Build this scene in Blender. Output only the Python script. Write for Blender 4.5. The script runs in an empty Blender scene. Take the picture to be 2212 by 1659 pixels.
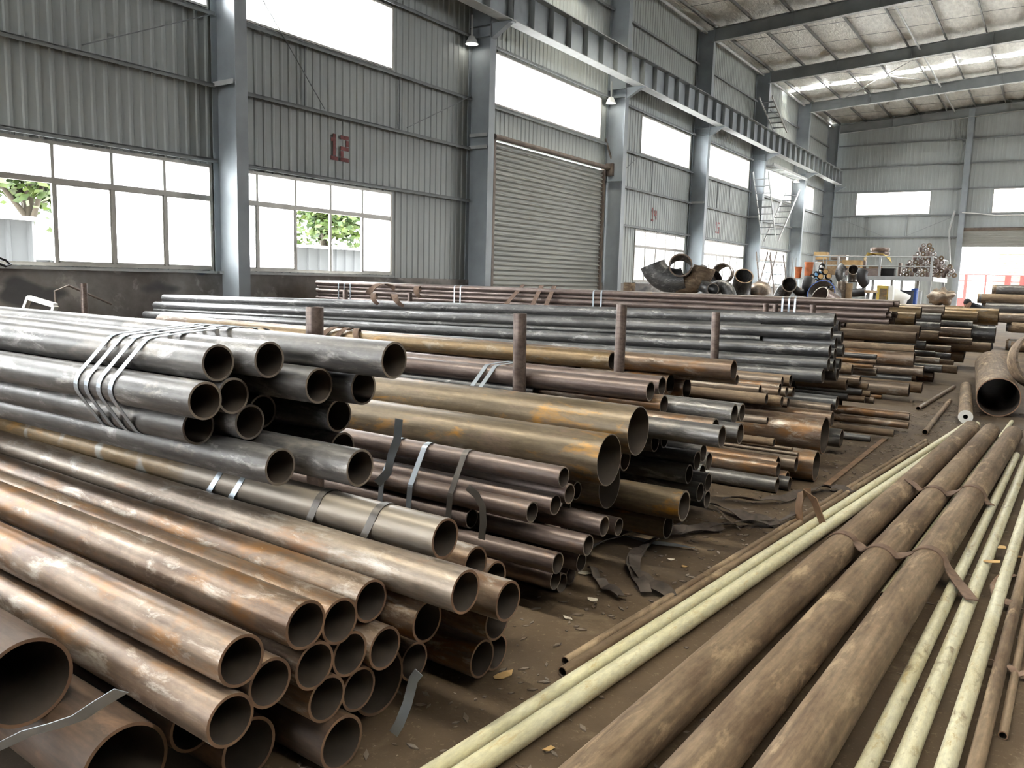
import bpy, bmesh, math, random
from mathutils import Vector, Matrix

random.seed(7)
scene = bpy.context.scene
COL = scene.collection
R = math.radians

# ------------------------------------------------------------------ camera
IMG_W, IMG_H, FPX = 2212.0, 1659.0, 1740.0
YAW, PITCH, ROLL, EYE = R(-33.73), R(7.47), R(1.56), 1.6
_fw = Vector((math.sin(YAW) * math.cos(PITCH), math.cos(YAW) * math.cos(PITCH), -math.sin(PITCH)))
_r0 = Vector((math.cos(YAW), -math.sin(YAW), 0))
_u0 = _r0.cross(_fw)
_rt = _r0 * math.cos(ROLL) + _u0 * math.sin(ROLL)
_up = -_r0 * math.sin(ROLL) + _u0 * math.cos(ROLL)
cam_data = bpy.data.cameras.new('camera')
cam = bpy.data.objects.new('camera', cam_data)
COL.objects.link(cam)
cam.matrix_world = Matrix(((_rt.x, _up.x, -_fw.x, 0), (_rt.y, _up.y, -_fw.y, 0), (_rt.z, _up.z, -_fw.z, EYE), (0, 0, 0, 1)))
cam_data.sensor_fit = 'HORIZONTAL'
cam_data.sensor_width = 36.0
cam_data.lens = FPX / IMG_W * 36.0
cam_data.clip_end = 400
scene.camera = cam
CAM = Vector((0, 0, EYE))


def ray(u, v):
    return _fw + _rt * ((u - IMG_W / 2) / FPX) - _up * ((v - IMG_H / 2) / FPX)


def at_y(u, v, y):
    d = ray(u, v)
    return CAM + d * (y / d.y)


def at_x(u, v, x):
    d = ray(u, v)
    return CAM + d * (x / d.x)


def at_z(u, v, z):
    d = ray(u, v)
    return CAM + d * ((z - EYE) / d.z)


def pix(p):
    q = Vector(p) - CAM
    z = q.dot(_fw)
    return IMG_W / 2 + FPX * q.dot(_rt) / z, IMG_H / 2 - FPX * q.dot(_up) / z, z


# ------------------------------------------------------------------ sky, exposure
world = bpy.data.worlds.new('overcast_sky')
scene.world = world
world.use_nodes = True
_bg = world.node_tree.nodes['Background']
_bg.inputs['Color'].default_value = (0.96, 0.98, 1.0, 1)
_bg.inputs['Strength'].default_value = 9.0
vs = scene.view_settings
vs.view_transform = 'Standard'
vs.look = 'None'
vs.gamma = 1.0
vs.use_curve_mapping = False
vs.exposure = 2.42
scene.cycles.max_bounces = 6
scene.cycles.diffuse_bounces = 4
scene.cycles.glossy_bounces = 2
scene.cycles.use_adaptive_sampling = True
scene.cycles.adaptive_threshold = 0.06
scene.cycles.adaptive_min_samples = 16
scene.cycles.transmission_bounces = 4
scene.cycles.transparent_max_bounces = 8
scene.cycles.caustics_reflective = False
scene.cycles.caustics_refractive = False
scene.cycles.sample_clamp_indirect = 6.0
scene.cycles.use_denoising = True


def portal(name, loc, facing, size_a, size_b):
    """daylight opening of the hall: tells the renderer where the sky comes in"""
    d = bpy.data.lights.new(name, 'AREA')
    d.shape = 'RECTANGLE'
    d.size, d.size_y = size_a, size_b
    d.cycles.is_portal = True
    o = bpy.data.objects.new(name, d)
    COL.objects.link(o)
    o.location = loc
    o.rotation_euler = Vector(facing).to_track_quat('-Z', 'Y').to_euler()
    return o


# ------------------------------------------------------------------ helpers
def tag(o, label=None, cat=None, group=None, kind=None):
    if label:
        o['label'] = label
    if cat:
        o['category'] = cat
    if group:
        o['group'] = group
    if kind:
        o['kind'] = kind
    return o


def empty(name, loc=(0, 0, 0), rz=0.0, parent=None):
    o = bpy.data.objects.new(name, None)
    COL.objects.link(o)
    o.empty_display_size = 0.2
    o.location = loc
    o.rotation_euler = (0, 0, rz)
    if parent:
        o.parent = parent
    return o


class MB:
    def __init__(s):
        s.v, s.f, s.m = [], [], []

    def add(s, vs_, fs, mi=0):
        b = len(s.v)
        s.v += [tuple(p) for p in vs_]
        for q in fs:
            s.f.append(tuple(b + i for i in q))
            s.m.append(mi)
        return s

    def box(s, x0, x1, y0, y1, z0, z1, mi=0):
        return s.add([(x0, y0, z0), (x1, y0, z0), (x1, y1, z0), (x0, y1, z0), (x0, y0, z1), (x1, y0, z1), (x1, y1, z1), (x0, y1, z1)],
                     [(0, 3, 2, 1), (4, 5, 6, 7), (0, 1, 5, 4), (1, 2, 6, 5), (2, 3, 7, 6), (3, 0, 4, 7)], mi)

    def bar(s, a, b, w, t, mi=0, up=(0, 0, 1)):
        """rectangular bar from a to b, w across, t thick along 'up'"""
        a, b = Vector(a), Vector(b)
        d = (b - a).normalized()
        u = Vector(up)
        x = d.cross(u)
        if x.length < 1e-4:
            x = d.cross(Vector((0, 1, 0)))
        x.normalize()
        u = x.cross(d).normalized()
        p = []
        for c in (a, b):
            for i, j in ((-1, -1), (1, -1), (1, 1), (-1, 1)):
                p.append(c + x * (i * w / 2) + u * (j * t / 2))
        return s.add(p, [(0, 1, 2, 3), (7, 6, 5, 4), (0, 4, 5, 1), (1, 5, 6, 2), (2, 6, 7, 3), (3, 7, 4, 0)], mi)

    def tube(s, path, r, seg=12, mi=0, caps=True, wall=0.0, rim=None, bore=None):
        """round tube along a path; wall > 0 makes it hollow with open ends"""
        path = [Vector(p) for p in path]
        n = len(path)
        rs = r if isinstance(r, (list, tuple)) else [r] * n
        tang = []
        for i in range(n):
            t = path[min(i + 1, n - 1)] - path[max(i - 1, 0)]
            tang.append(t.normalized())
        nrm = tang[0].cross(Vector((0, 0, 1)))
        if nrm.length < 1e-3:
            nrm = tang[0].cross(Vector((0, 1, 0)))
        nrm.normalize()
        rings_o, rings_i = [], []
        for i in range(n):
            t = tang[i]
            nrm = (nrm - t * nrm.dot(t)).normalized()
            bn = t.cross(nrm)
            for lst, rr in ((rings_o, rs[i]), (rings_i, rs[i] - wall)):
                lst.append([path[i] + nrm * (rr * math.cos(2 * math.pi * k / seg)) + bn * (rr * math.sin(2 * math.pi * k / seg)) for k in range(seg)])

        def skin(rings, flip, mi=mi):
            vs_ = [p for q in rings for p in q]
            fs = []
            for i in range(n - 1):
                for k in range(seg):
                    a, b_ = i * seg + k, i * seg + (k + 1) % seg
                    q = (a, b_, b_ + seg, a + seg)
                    fs.append(q[::-1] if not flip else q)
            s.add(vs_, fs, mi)
        skin(rings_o, True)
        rm = mi if rim is None else rim
        if wall > 0:
            skin(rings_i, False, mi if bore is None else bore)
            for e, fl in ((0, False), (n - 1, True)):
                vs_ = rings_o[e] + rings_i[e]
                fs = []
                for k in range(seg):
                    q = (k, (k + 1) % seg, seg + (k + 1) % seg, seg + k)
                    fs.append(q if fl else q[::-1])
                s.add(vs_, fs, rm)
        elif caps:
            s.add(rings_o[0], [tuple(range(seg))[::-1]], rm)
            s.add(rings_o[-1], [tuple(range(seg))], rm)
        return s

    def lathe(s, prof, seg=24, mi=0, origin=(0, 0, 0), axis='Z'):
        o = Vector(origin)
        vs_ = []
        for (r, z) in prof:
            for k in range(seg):
                a = 2 * math.pi * k / seg
                p = Vector((r * math.cos(a), r * math.sin(a), z))
                if axis == 'X':
                    p = Vector((p.z, p.x, p.y))
                elif axis == 'Y':
                    p = Vector((p.y, p.z, p.x))
                vs_.append(o + p)
        fs = []
        for i in range(len(prof) - 1):
            for k in range(seg):
                a, b_ = i * seg + k, i * seg + (k + 1) % seg
                fs.append((a, b_, b_ + seg, a + seg))
        return s.add(vs_, fs, mi)

    def ribbon(s, pts, across, width, t=0.003, mi=0):
        """flat band along pts; 'across' = width direction (one vector or one per point)"""
        pts = [Vector(p) for p in pts]
        n = len(pts)
        ac = across if isinstance(across, list) else [across] * n
        vs_ = []
        for i in range(n):
            d = (pts[min(i + 1, n - 1)] - pts[max(i - 1, 0)]).normalized()
            a = Vector(ac[i])
            a = (a - d * a.dot(d)).normalized()
            nn = a.cross(d).normalized()
            for (ca, cn) in ((-1, -1), (1, -1), (1, 1), (-1, 1)):
                vs_.append(pts[i] + a * (ca * width / 2) + nn * (cn * t / 2))
        fs = [(0, 1, 2, 3), tuple(4 * (n - 1) + k for k in (3, 2, 1, 0))]
        for i in range(n - 1):
            for k in range(4):
                a_, b_ = 4 * i + k, 4 * i + (k + 1) % 4
                fs.append((a_, a_ + 4, b_ + 4, b_))
        return s.add(vs_, fs, mi)

    def mesh(s, name, mats, smooth=None):
        me = bpy.data.meshes.new(name)
        me.from_pydata([tuple(p) for p in s.v], [], s.f)
        for m in mats if isinstance(mats, (list, tuple)) else [mats]:
            me.materials.append(m)
        if any(s.m):
            me.polygons.foreach_set('material_index', s.m)
        me.update()
        if smooth:
            me.shade_smooth()
            me.set_sharp_from_angle(angle=R(smooth))
        return me

    def build(s, name, mats, parent=None, loc=(0, 0, 0), rot=(0, 0, 0), smooth=None):
        return obj(name, s.mesh(name, mats, smooth), parent, loc, rot)


def obj(name, me, parent=None, loc=(0, 0, 0), rot=(0, 0, 0)):
    o = bpy.data.objects.new(name, me)
    COL.objects.link(o)
    o.location = loc
    o.rotation_euler = rot
    if parent:
        o.parent = parent
    return o


def boxobj(name, mat, parent, x0, x1, y0, y1, z0, z1):
    return MB().box(x0, x1, y0, y1, z0, z1).build(name, mat, parent)


ORD = ['first', 'second', 'third', 'fourth', 'fifth', 'sixth', 'seventh', 'eighth', 'ninth', 'tenth', 'eleventh', 'twelfth', 'thirteenth',
       'fourteenth', 'fifteenth', 'sixteenth', 'seventeenth', 'eighteenth', 'nineteenth', 'twentieth', 'twenty-first', 'twenty-second',
       'twenty-third', 'twenty-fourth', 'twenty-fifth', 'twenty-sixth', 'twenty-seventh', 'twenty-eighth', 'twenty-ninth', 'thirtieth']


# ------------------------------------------------------------------ materials
def new_mat(name):
    m = bpy.data.materials.new(name)
    m.use_nodes = True
    nt = m.node_tree
    return m, nt, nt.nodes['Principled BSDF']


def nd(nt, kind, **kw):
    n = nt.nodes.new(kind)
    for k, v in kw.items():
        setattr(n, k, v)
    return n


def ramp(nt, fac, stops):
    r = nd(nt, 'ShaderNodeValToRGB')
    e = r.color_ramp.elements
    while len(e) < len(stops):
        e.new(0.5)
    for i, (p, c) in enumerate(stops):
        e[i].position = p
        e[i].color = (c, c, c, 1) if isinstance(c, (int, float)) else (*c, 1)
    nt.links.new(fac, r.inputs[0])
    return r.outputs[0]


def mixc(nt, fac, a, b, mode='MIX'):
    n = nd(nt, 'ShaderNodeMix', data_type='RGBA', blend_type=mode)
    for sock, v in ((n.inputs[0], fac), (n.inputs[6], a), (n.inputs[7], b)):
        if isinstance(v, (int, float)):
            sock.default_value = v
        elif isinstance(v, tuple):
            sock.default_value = (*v, 1)
        else:
            nt.links.new(v, sock)
    return n.outputs[2]


def coords(nt, scale=(1, 1, 1), rand=True, kind='Object'):
    tc = nd(nt, 'ShaderNodeTexCoord')
    mp = nd(nt, 'ShaderNodeMapping')
    mp.inputs['Scale'].default_value = scale
    nt.links.new(tc.outputs[kind], mp.inputs[0])
    if not rand:
        return mp.outputs[0]
    oi = nd(nt, 'ShaderNodeObjectInfo')
    ml = nd(nt, 'ShaderNodeMath', operation='MULTIPLY')
    ml.inputs[1].default_value = 57.3
    nt.links.new(oi.outputs['Random'], ml.inputs[0])
    ad = nd(nt, 'ShaderNodeVectorMath', operation='ADD')
    nt.links.new(mp.outputs[0], ad.inputs[0])
    nt.links.new(ml.outputs[0], ad.inputs[1])
    return ad.outputs[0]


def noise(nt, vec, scale, detail=4, rough=0.55, dist=0.0):
    n = nd(nt, 'ShaderNodeTexNoise')
    n.inputs['Scale'].default_value = scale
    n.inputs['Detail'].default_value = detail
    n.inputs['Roughness'].default_value = rough
    n.inputs['Distortion'].default_value = dist
    nt.links.new(vec, n.inputs['Vector'])
    return n.outputs['Fac']


def bump(nt, h, bsdf, strength=0.2, dist=0.01):
    b = nd(nt, 'ShaderNodeBump')
    b.inputs['Strength'].default_value = strength
    b.inputs['Distance'].default_value = dist
    nt.links.new(h, b.inputs['Height'])
    nt.links.new(b.outputs[0], bsdf.inputs['Normal'])


def plain(name, col, rough=0.6, metal=0.0, var=0.25, scale=4.0, bmp=0.0, emit=0.0):
    m, nt, b = new_mat(name)
    v = coords(nt)
    f = noise(nt, v, scale)
    lo = tuple(max(0, c * (1 - var)) for c in col)
    hi = tuple(min(1, c * (1 + var)) for c in col)
    nt.links.new(mixc(nt, ramp(nt, f, [(0.3, 0.0), (0.7, 1.0)]), lo, hi), b.inputs['Base Color'])
    b.inputs['Roughness'].default_value = rough
    b.inputs['Metallic'].default_value = metal
    if bmp:
        bump(nt, noise(nt, v, scale * 6), b, bmp)
    if emit:
        b.inputs['Emission Color'].default_value = (*col, 1)
        b.inputs['Emission Strength'].default_value = emit
    return m


def pipe_mat(name, c1, c2, patch, patch_lo, rough=(0.26, 0.52), metal=0.45, streak=0.4, patch2=None, pscale=(1.6, 5.0, 5.0)):
    """mill-scale / rusty steel: two tones, long drawn streaks, rust patches; pipe axis = local X"""
    m, nt, b = new_mat(name)
    v1 = coords(nt, (1.1, 4.5, 4.5))
    base = mixc(nt, ramp(nt, noise(nt, v1, 1.8, 8, 0.68, 0.3), [(0.34, 0.0), (0.64, 1.0)]), c1, c2)
    grit = ramp(nt, noise(nt, coords(nt, (9, 26, 26)), 2.2, 6, 0.7), [(0.30, 0.72), (0.62, 1.0)])
    base = mixc(nt, 1.0, base, grit, 'MULTIPLY')
    v2 = coords(nt, (0.8, 30.0, 30.0))
    st = ramp(nt, noise(nt, v2, 1.5, 3, 0.6), [(0.3, 1.0 - streak), (0.7, 1.0 + 0.0)])
    base = mixc(nt, 1.0, base, st, 'MULTIPLY')
    v3 = coords(nt, pscale)
    pf = ramp(nt, noise(nt, v3, 1.4, 8, 0.68, 0.4), [(patch_lo, 0.0), (min(1, patch_lo + 0.14), 1.0)])
    base = mixc(nt, pf, base, patch)
    if patch2:
        v4 = coords(nt, tuple(q * 1.7 for q in pscale))
        p2 = ramp(nt, noise(nt, v4, 1.3, 8, 0.72, 0.5), [(0.545, 0.0), (0.66, 0.85)])
        base = mixc(nt, p2, base, patch2)
    nt.links.new(base, b.inputs['Base Color'])
    rr = nd(nt, 'ShaderNodeMapRange')
    rr.inputs[3].default_value, rr.inputs[4].default_value = rough
    nt.links.new(noise(nt, v3, 3.0, 4), rr.inputs[0])
    nt.links.new(rr.outputs[0], b.inputs['Roughness'])
    b.inputs['Metallic'].default_value = metal
    bump(nt, noise(nt, coords(nt, (2, 6, 6)), 14.0, 4, 0.6), b, 0.12, 0.004)
    return m


M = {}
M['grey'] = pipe_mat('mill_scale_grey', (0.115, 0.11, 0.105), (0.235, 0.225, 0.215), (0.30, 0.27, 0.235), 0.56, patch2=(0.42, 0.405, 0.385))
M['slate'] = pipe_mat('mill_scale_slate', (0.10, 0.099, 0.098), (0.205, 0.202, 0.198), (0.25, 0.225, 0.20), 0.62, patch2=(0.36, 0.355, 0.345))
M['rust'] = pipe_mat('brown_rust', (0.155, 0.094, 0.058), (0.335, 0.25, 0.18), (0.25, 0.125, 0.045), 0.50, patch2=(0.46, 0.41, 0.35))
M['mauve'] = pipe_mat('mauve_brown_scale', (0.165, 0.118, 0.10), (0.31, 0.245, 0.215), (0.235, 0.145, 0.095), 0.57)
M['ochre'] = pipe_mat('ochre_rust', (0.23, 0.145, 0.06), (0.32, 0.23, 0.13), (0.42, 0.22, 0.05), 0.58, patch2=(0.33, 0.29, 0.23))
M['olive'] = pipe_mat('olive_rust', (0.185, 0.14, 0.085), (0.29, 0.225, 0.15), (0.52, 0.25, 0.03), 0.565, patch2=(0.24, 0.17, 0.13))
M['dusty'] = pipe_mat('dusty_brown', (0.155, 0.098, 0.056), (0.32, 0.23, 0.145), (0.43, 0.32, 0.20), 0.54, rough=(0.6, 0.85), metal=0.0)
M['tan'] = pipe_mat('tan_steel', (0.235, 0.175, 0.125), (0.38, 0.31, 0.245), (0.28, 0.155, 0.08), 0.57, patch2=(0.46, 0.42, 0.37))
M['cream'] = pipe_mat('cream_paint', (0.70, 0.655, 0.42), (0.78, 0.75, 0.54), (0.22, 0.14, 0.05), 0.64, rough=(0.3, 0.5), metal=0.0, streak=0.15, patch2=(0.50, 0.40, 0.20), pscale=(5.0, 14.0, 14.0))
M['creamd'] = pipe_mat('chipped_cream_paint', (0.55, 0.50, 0.31), (0.72, 0.70, 0.52), (0.15, 0.10, 0.045), 0.555, rough=(0.3, 0.5), metal=0.0, streak=0.25, patch2=(0.36, 0.27, 0.12), pscale=(4.5, 11.0, 11.0))


def banded_mat():
    """ochre pipe, bare grey towards its open end and with pale bands along the ochre run"""
    m = M['ochre'].copy()
    m.name = 'banded_ochre'
    nt = m.node_tree
    b = nt.nodes['Principled BSDF']
    base = b.inputs['Base Color'].links[0].from_socket
    tc = nd(nt, 'ShaderNodeTexCoord')
    sx = nd(nt, 'ShaderNodeSeparateXYZ')
    nt.links.new(tc.outputs['Object'], sx.inputs[0])
    wob = noise(nt, tc.outputs['Object'], 5.0, 3)
    ad = nd(nt, 'ShaderNodeMath', operation='MULTIPLY_ADD')
    ad.inputs[1].default_value = 0.5
    nt.links.new(wob, ad.inputs[0])
    nt.links.new(sx.outputs[0], ad.inputs[2])
    mr = nd(nt, 'ShaderNodeMapRange')
    mr.inputs[1].default_value, mr.inputs[2].default_value = -1.55, -1.25
    nt.links.new(ad.outputs[0], mr.inputs[0])
    sn = nd(nt, 'ShaderNodeMath', operation='SINE')
    ml = nd(nt, 'ShaderNodeMath', operation='MULTIPLY')
    ml.inputs[1].default_value = 16.0
    nt.links.new(sx.outputs[0], ml.inputs[0])
    nt.links.new(ml.outputs[0], sn.inputs[0])
    mu = nd(nt, 'ShaderNodeMath', operation='MULTIPLY')
    nt.links.new(sn.outputs[0], mu.inputs[0])
    nt.links.new(noise(nt, tc.outputs['Object'], 9.0, 3), mu.inputs[1])
    bands = ramp(nt, mu.outputs[0], [(0.40, 0.0), (0.52, 0.9)])
    c = mixc(nt, bands, base, (0.36, 0.35, 0.32))
    c = mixc(nt, mr.outputs[0], c, (0.24, 0.205, 0.165))
    nt.links.new(c, b.inputs['Base Color'])
    return m


M['banded'] = banded_mat()
M['shade_rust'] = pipe_mat('shade_darkened_rust', (0.05, 0.030, 0.018), (0.13, 0.080, 0.05), (0.16, 0.09, 0.05), 0.56, rough=(0.5, 0.8), metal=0.1)  # rust darkened to put the shadow under the nearest pile into the colour
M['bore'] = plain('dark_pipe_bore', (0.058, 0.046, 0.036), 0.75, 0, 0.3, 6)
M['dull_brown'] = plain('dull_brown_steel', (0.17, 0.135, 0.11), 0.65, 0.1)
M['edge'] = plain('cut_steel_edge', (0.30, 0.26, 0.22), 0.5, 0.4)
M['edge_rust'] = plain('rusty_cut_edge', (0.24, 0.15, 0.10), 0.6, 0.2)
M['strap'] = plain('zinc_strapping', (0.42, 0.47, 0.52), 0.35, 0.7, 0.15)
M['strap_dark'] = plain('dark_strapping', (0.11, 0.10, 0.09), 0.45, 0.5)
M['web'] = plain('brown_webbing', (0.16, 0.105, 0.075), 0.9, 0, 0.3, 20)
M['web_dark'] = plain('grimy_webbing', (0.07, 0.055, 0.045), 0.9, 0, 0.3, 20)
M['paint'] = plain('blue_grey_paint', (0.285, 0.315, 0.335), 0.5, 0, 0.12, 1.5)
M['paint_dark'] = plain('dull_grey_paint', (0.22, 0.235, 0.235), 0.6, 0, 0.12, 1.5)
M['light_steel'] = plain('light_grey_paint', (0.42, 0.43, 0.42), 0.5, 0, 0.1)
M['alu'] = plain('window_aluminium', (0.36, 0.34, 0.30), 0.45, 0.3, 0.1)
M['rustbar'] = plain('rusty_bar', (0.20, 0.12, 0.07), 0.75, 0.1, 0.3, 9, 0.15)
M['red'] = plain('red_paint', (0.20, 0.010, 0.007), 0.5)
M['lampglow'] = plain('lamp_bulb', (1.0, 0.97, 0.9), 0.4, 0, 0.0, 4, 0, 4.0)
M['redmark'] = plain('red_stencil_paint', (0.23, 0.075, 0.07), 0.7, 0, 0.35, 5)
M['white'] = plain('white_paint', (0.75, 0.75, 0.73), 0.5, 0, 0.06)
M['yellow'] = plain('yellow_paint', (0.55, 0.40, 0.08), 0.55)
M['card'] = plain('cardboard', (0.46, 0.30, 0.13), 0.85)
M['timber_dark'] = plain('dark_timber', (0.16, 0.12, 0.08), 0.85, 0, 0.3, 8)
M['wood'] = plain('old_timber', (0.30, 0.21, 0.12), 0.85, 0, 0.3, 8)
M['black'] = plain('black_coating', (0.014, 0.014, 0.015), 0.5)
M['blackdull'] = plain('black_rubber', (0.02, 0.02, 0.02), 0.8)
M['blue'] = plain('blue_paint', (0.03, 0.08, 0.30), 0.4)
M['skyblue'] = plain('light_blue_plastic', (0.12, 0.32, 0.55), 0.5)
M['orange'] = plain('orange_plastic', (0.60, 0.17, 0.05), 0.6)
M['paper'] = plain('scrap_paper', (0.62, 0.56, 0.46), 0.9)
M['bark'] = plain('bark', (0.028, 0.021, 0.012), 0.9, 0, 0.3, 6)
M['skin'] = plain('skin', (0.52, 0.32, 0.22), 0.6, 0, 0.05)
M['hair'] = plain('black_hair', (0.012, 0.011, 0.01), 0.6)
M['cloth'] = plain('dark_cloth', (0.025, 0.028, 0.034), 0.9)
M['trouser'] = plain('grey_trousers', (0.06, 0.06, 0.065), 0.9)
M['shed'] = plain('shed_sheet', (0.030, 0.032, 0.034), 0.6, 0, 0.06)
M['shutter_y'] = plain('cream_shutter', (0.045, 0.037, 0.018), 0.5, 0, 0.05)
M['concrete'] = plain('yard_concrete', (0.46, 0.45, 0.42), 0.9, 0, 0.1, 0.6)


def cladding_mat():
    m, nt, b = new_mat('cladding_paint')
    v = coords(nt, (1, 1, 1), False)
    f1 = noise(nt, v, 0.35, 4)
    c = mixc(nt, ramp(nt, f1, [(0.3, 0.0), (0.7, 1.0)]), (0.335, 0.362, 0.355), (0.395, 0.42, 0.405))
    st = noise(nt, coords(nt, (6, 6, 0.25), False), 1.0, 4)
    c = mixc(nt, ramp(nt, st, [(0.35, 0.25), (0.6, 0.0)]), c, (0.25, 0.25, 0.23))
    nt.links.new(c, b.inputs['Base Color'])
    b.inputs['Roughness'].default_value = 0.5
    return m


M['clad'] = cladding_mat()
M['clad_dark'] = plain('bounce_cutting_cladding', (0.16, 0.165, 0.16), 0.7)  # for walls out of view, darkened to cut light bounced into the pipe mouths


def dado_mat():
    m, nt, b = new_mat('grimy_plaster')
    v = coords(nt, (1, 1, 1), False)
    c = mixc(nt, ramp(nt, noise(nt, v, 0.9, 6, 0.6), [(0.35, 0.0), (0.65, 1.0)]), (0.15, 0.13, 0.115), (0.31, 0.295, 0.28))
    c = mixc(nt, ramp(nt, noise(nt, v, 2.3, 5, 0.6, 0.5), [(0.58, 0.0), (0.66, 0.8)]), c, (0.42, 0.39, 0.36))
    c = mixc(nt, ramp(nt, noise(nt, coords(nt, (1, 0.5, 1), False), 0.55, 3), [(0.60, 0.0), (0.63, 0.9)]), c, (0.085, 0.085, 0.09))
    c = mixc(nt, ramp(nt, noise(nt, coords(nt, (1.7, 0.8, 1.4), False), 0.9, 2), [(0.685, 0.0), (0.70, 0.8)]), c, (0.05, 0.085, 0.16))
    nt.links.new(c, b.inputs['Base Color'])
    b.inputs['Roughness'].default_value = 0.85
    bump(nt, noise(nt, v, 9), b, 0.2)
    return m


M['dado'] = dado_mat()


def floor_mat():
    m, nt, b = new_mat('rust_dust_floor')
    v = coords(nt, (1, 1, 1), False)
    c = mixc(nt, ramp(nt, noise(nt, v, 0.8, 8, 0.62), [(0.3, 0.0), (0.7, 1.0)]), (0.055, 0.036, 0.019), (0.118, 0.080, 0.046))
    c = mixc(nt, ramp(nt, noise(nt, v, 2.6, 8, 0.7, 0.6), [(0.54, 0.0), (0.68, 0.75)]), c, (0.175, 0.128, 0.078))
    c = mixc(nt, ramp(nt, noise(nt, v, 34, 5, 0.75), [(0.58, 0.0), (0.66, 0.7)]), c, (0.20, 0.15, 0.09))
    c = mixc(nt, ramp(nt, noise(nt, v, 0.6, 5, 0.6, 0.3), [(0.54, 0.0), (0.70, 0.85)]), c, (0.035, 0.026, 0.018))
    nt.links.new(c, b.inputs['Base Color'])
    b.inputs['Roughness'].default_value = 0.8
    bump(nt, noise(nt, v, 18, 6), b, 0.35, 0.01)
    return m


M['floor'] = floor_mat()


def foil_mat():
    m, nt, b = new_mat('foil_insulation')
    v = coords(nt, (1, 1, 1), False)
    f = noise(nt, coords(nt, (3.0, 1.0, 1), False), 1.6, 6, 0.65, 0.3)
    c = mixc(nt, ramp(nt, f, [(0.3, 0.0), (0.7, 1.0)]), (0.55, 0.53, 0.48), (0.80, 0.78, 0.72))
    nt.links.new(c, b.inputs['Base Color'])
    b.inputs['Roughness'].default_value = 0.42
    b.inputs['Metallic'].default_value = 0.2
    bump(nt, noise(nt, coords(nt, (7, 1.6, 1), False), 1.8, 5, 0.6), b, 1.0, 0.09)
    return m


M['foil'] = foil_mat()


def pane_mat(name, transp, col):
    m = bpy.data.materials.new(name)
    m.use_nodes = True
    nt = m.node_tree
    nt.nodes.clear()
    out = nd(nt, 'ShaderNodeOutputMaterial')
    tr = nd(nt, 'ShaderNodeBsdfTransparent')
    tl = nd(nt, 'ShaderNodeBsdfTranslucent')
    tl.inputs[0].default_value = (*col, 1)
    mx = nd(nt, 'ShaderNodeMixShader')
    mx.inputs[0].default_value = 1 - transp
    nt.links.new(tr.outputs[0], mx.inputs[1])
    nt.links.new(tl.outputs[0], mx.inputs[2])
    gl = nd(nt, 'ShaderNodeBsdfGlossy')
    gl.inputs['Roughness'].default_value = 0.25
    fr = nd(nt, 'ShaderNodeFresnel')
    fr.inputs[0].default_value = 1.3
    m2 = nd(nt, 'ShaderNodeMixShader')
    nt.links.new(fr.outputs[0], m2.inputs[0])
    nt.links.new(mx.outputs[0], m2.inputs[1])
    nt.links.new(gl.outputs[0], m2.inputs[2])
    nt.links.new(m2.outputs[0], out.inputs[0])
    return m


M['frost'] = pane_mat('frosted_pane', 0.45, (0.9, 0.92, 0.92))
M['clear'] = pane_mat('dusty_clear_pane', 0.85, (0.9, 0.92, 0.92))
M['skylight'] = pane_mat('fibreglass_sheet', 0.45, (0.85, 0.74, 0.50))


def leaf_mat():
    m, nt, b = new_mat('leaves')
    v = coords(nt, (1, 1, 1), True)
    c = mixc(nt, ramp(nt, noise(nt, v, 1.3, 3), [(0.35, 0.0), (0.65, 1.0)]), (0.014, 0.038, 0.002), (0.045, 0.066, 0.004))
    nt.links.new(c, b.inputs['Base Color'])
    b.inputs['Roughness'].default_value = 0.6
    return m


M['leaf'] = leaf_mat()

# ================================================================== THE HALL
XW, XF = -15.33, -14.55            # inner face of the long left wall, front flange of its columns
XR = 16.3                          # long right wall
YN, YE = -15.8, 65.2               # near and far end walls
BAY = 9.0
COLY = [11.16 + BAY * k for k in range(-3, 6)] + [64.6]
RIDGE = 0.5


def roof_z(x):
    return 13.75 + 0.06 * ((x + 14.65) if x < RIDGE else (RIDGE + 14.65 - (x - RIDGE)))


def struct(o, label, cat):
    return tag(o, label, cat, kind='structure')


fl = MB().box(XW - 0.1, XR + 0.1, YN - 0.1, YE + 0.1, -0.3, 0.0).build('floor', M['floor'])
struct(fl, 'dusty rust-brown concrete floor of the pipe warehouse', 'floor')
yard = MB().box(-140, 140, -90, 190, -0.6, -0.32).build('ground', M['concrete'])
struct(yard, 'pale concrete yard outside the warehouse', 'ground')

# openings (y0, y1, z0, z1) of the left wall
LOW = [(-12.4, -6.85), (-3.4, 2.1), (5.55, 11.13), (11.2, 16.84), (32.25, 37.9), (40.3, 46.9), (49.6, 55.9)]
UPP = [(-12.4, -6.85), (-3.4, 2.1), (5.55, 11.13), (11.2, 16.84), (21.5, 28.75), (32.4, 37.95), (40.35, 47.0), (49.8, 56.0), (59.0, 61.9)]
ZL, ZU = (1.6, 3.85), (7.05, 8.66)
DOOR = (21.45, 28.95, 0.0, 5.95)
OPEN_L = [(a, b, *ZL) for a, b in LOW] + [(a, b, *ZU) for a, b in UPP] + [DOOR]
OPEN_E = [(-13.1, -8.1, 6.95, 8.6), (-4.28, 1.2, 6.95, 8.6), (-12.6, -8.6, 1.05, 2.45), (-5.98, 0.6, 0.0, 5.0)]


def solid_spans(a, b, zlo, zhi, opens):
    z = zlo
    out = []
    for (y0, y1, z0, z1) in sorted(opens, key=lambda q: q[2]):
        if y0 < (a + b) / 2 < y1:
            if z0 > z + 0.01:
                out.append((z, z0))
            z = max(z, z1)
    if zhi > z + 0.01:
        out.append((z, zhi))
    return out


PITCH_RIB = 0.2475


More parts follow.
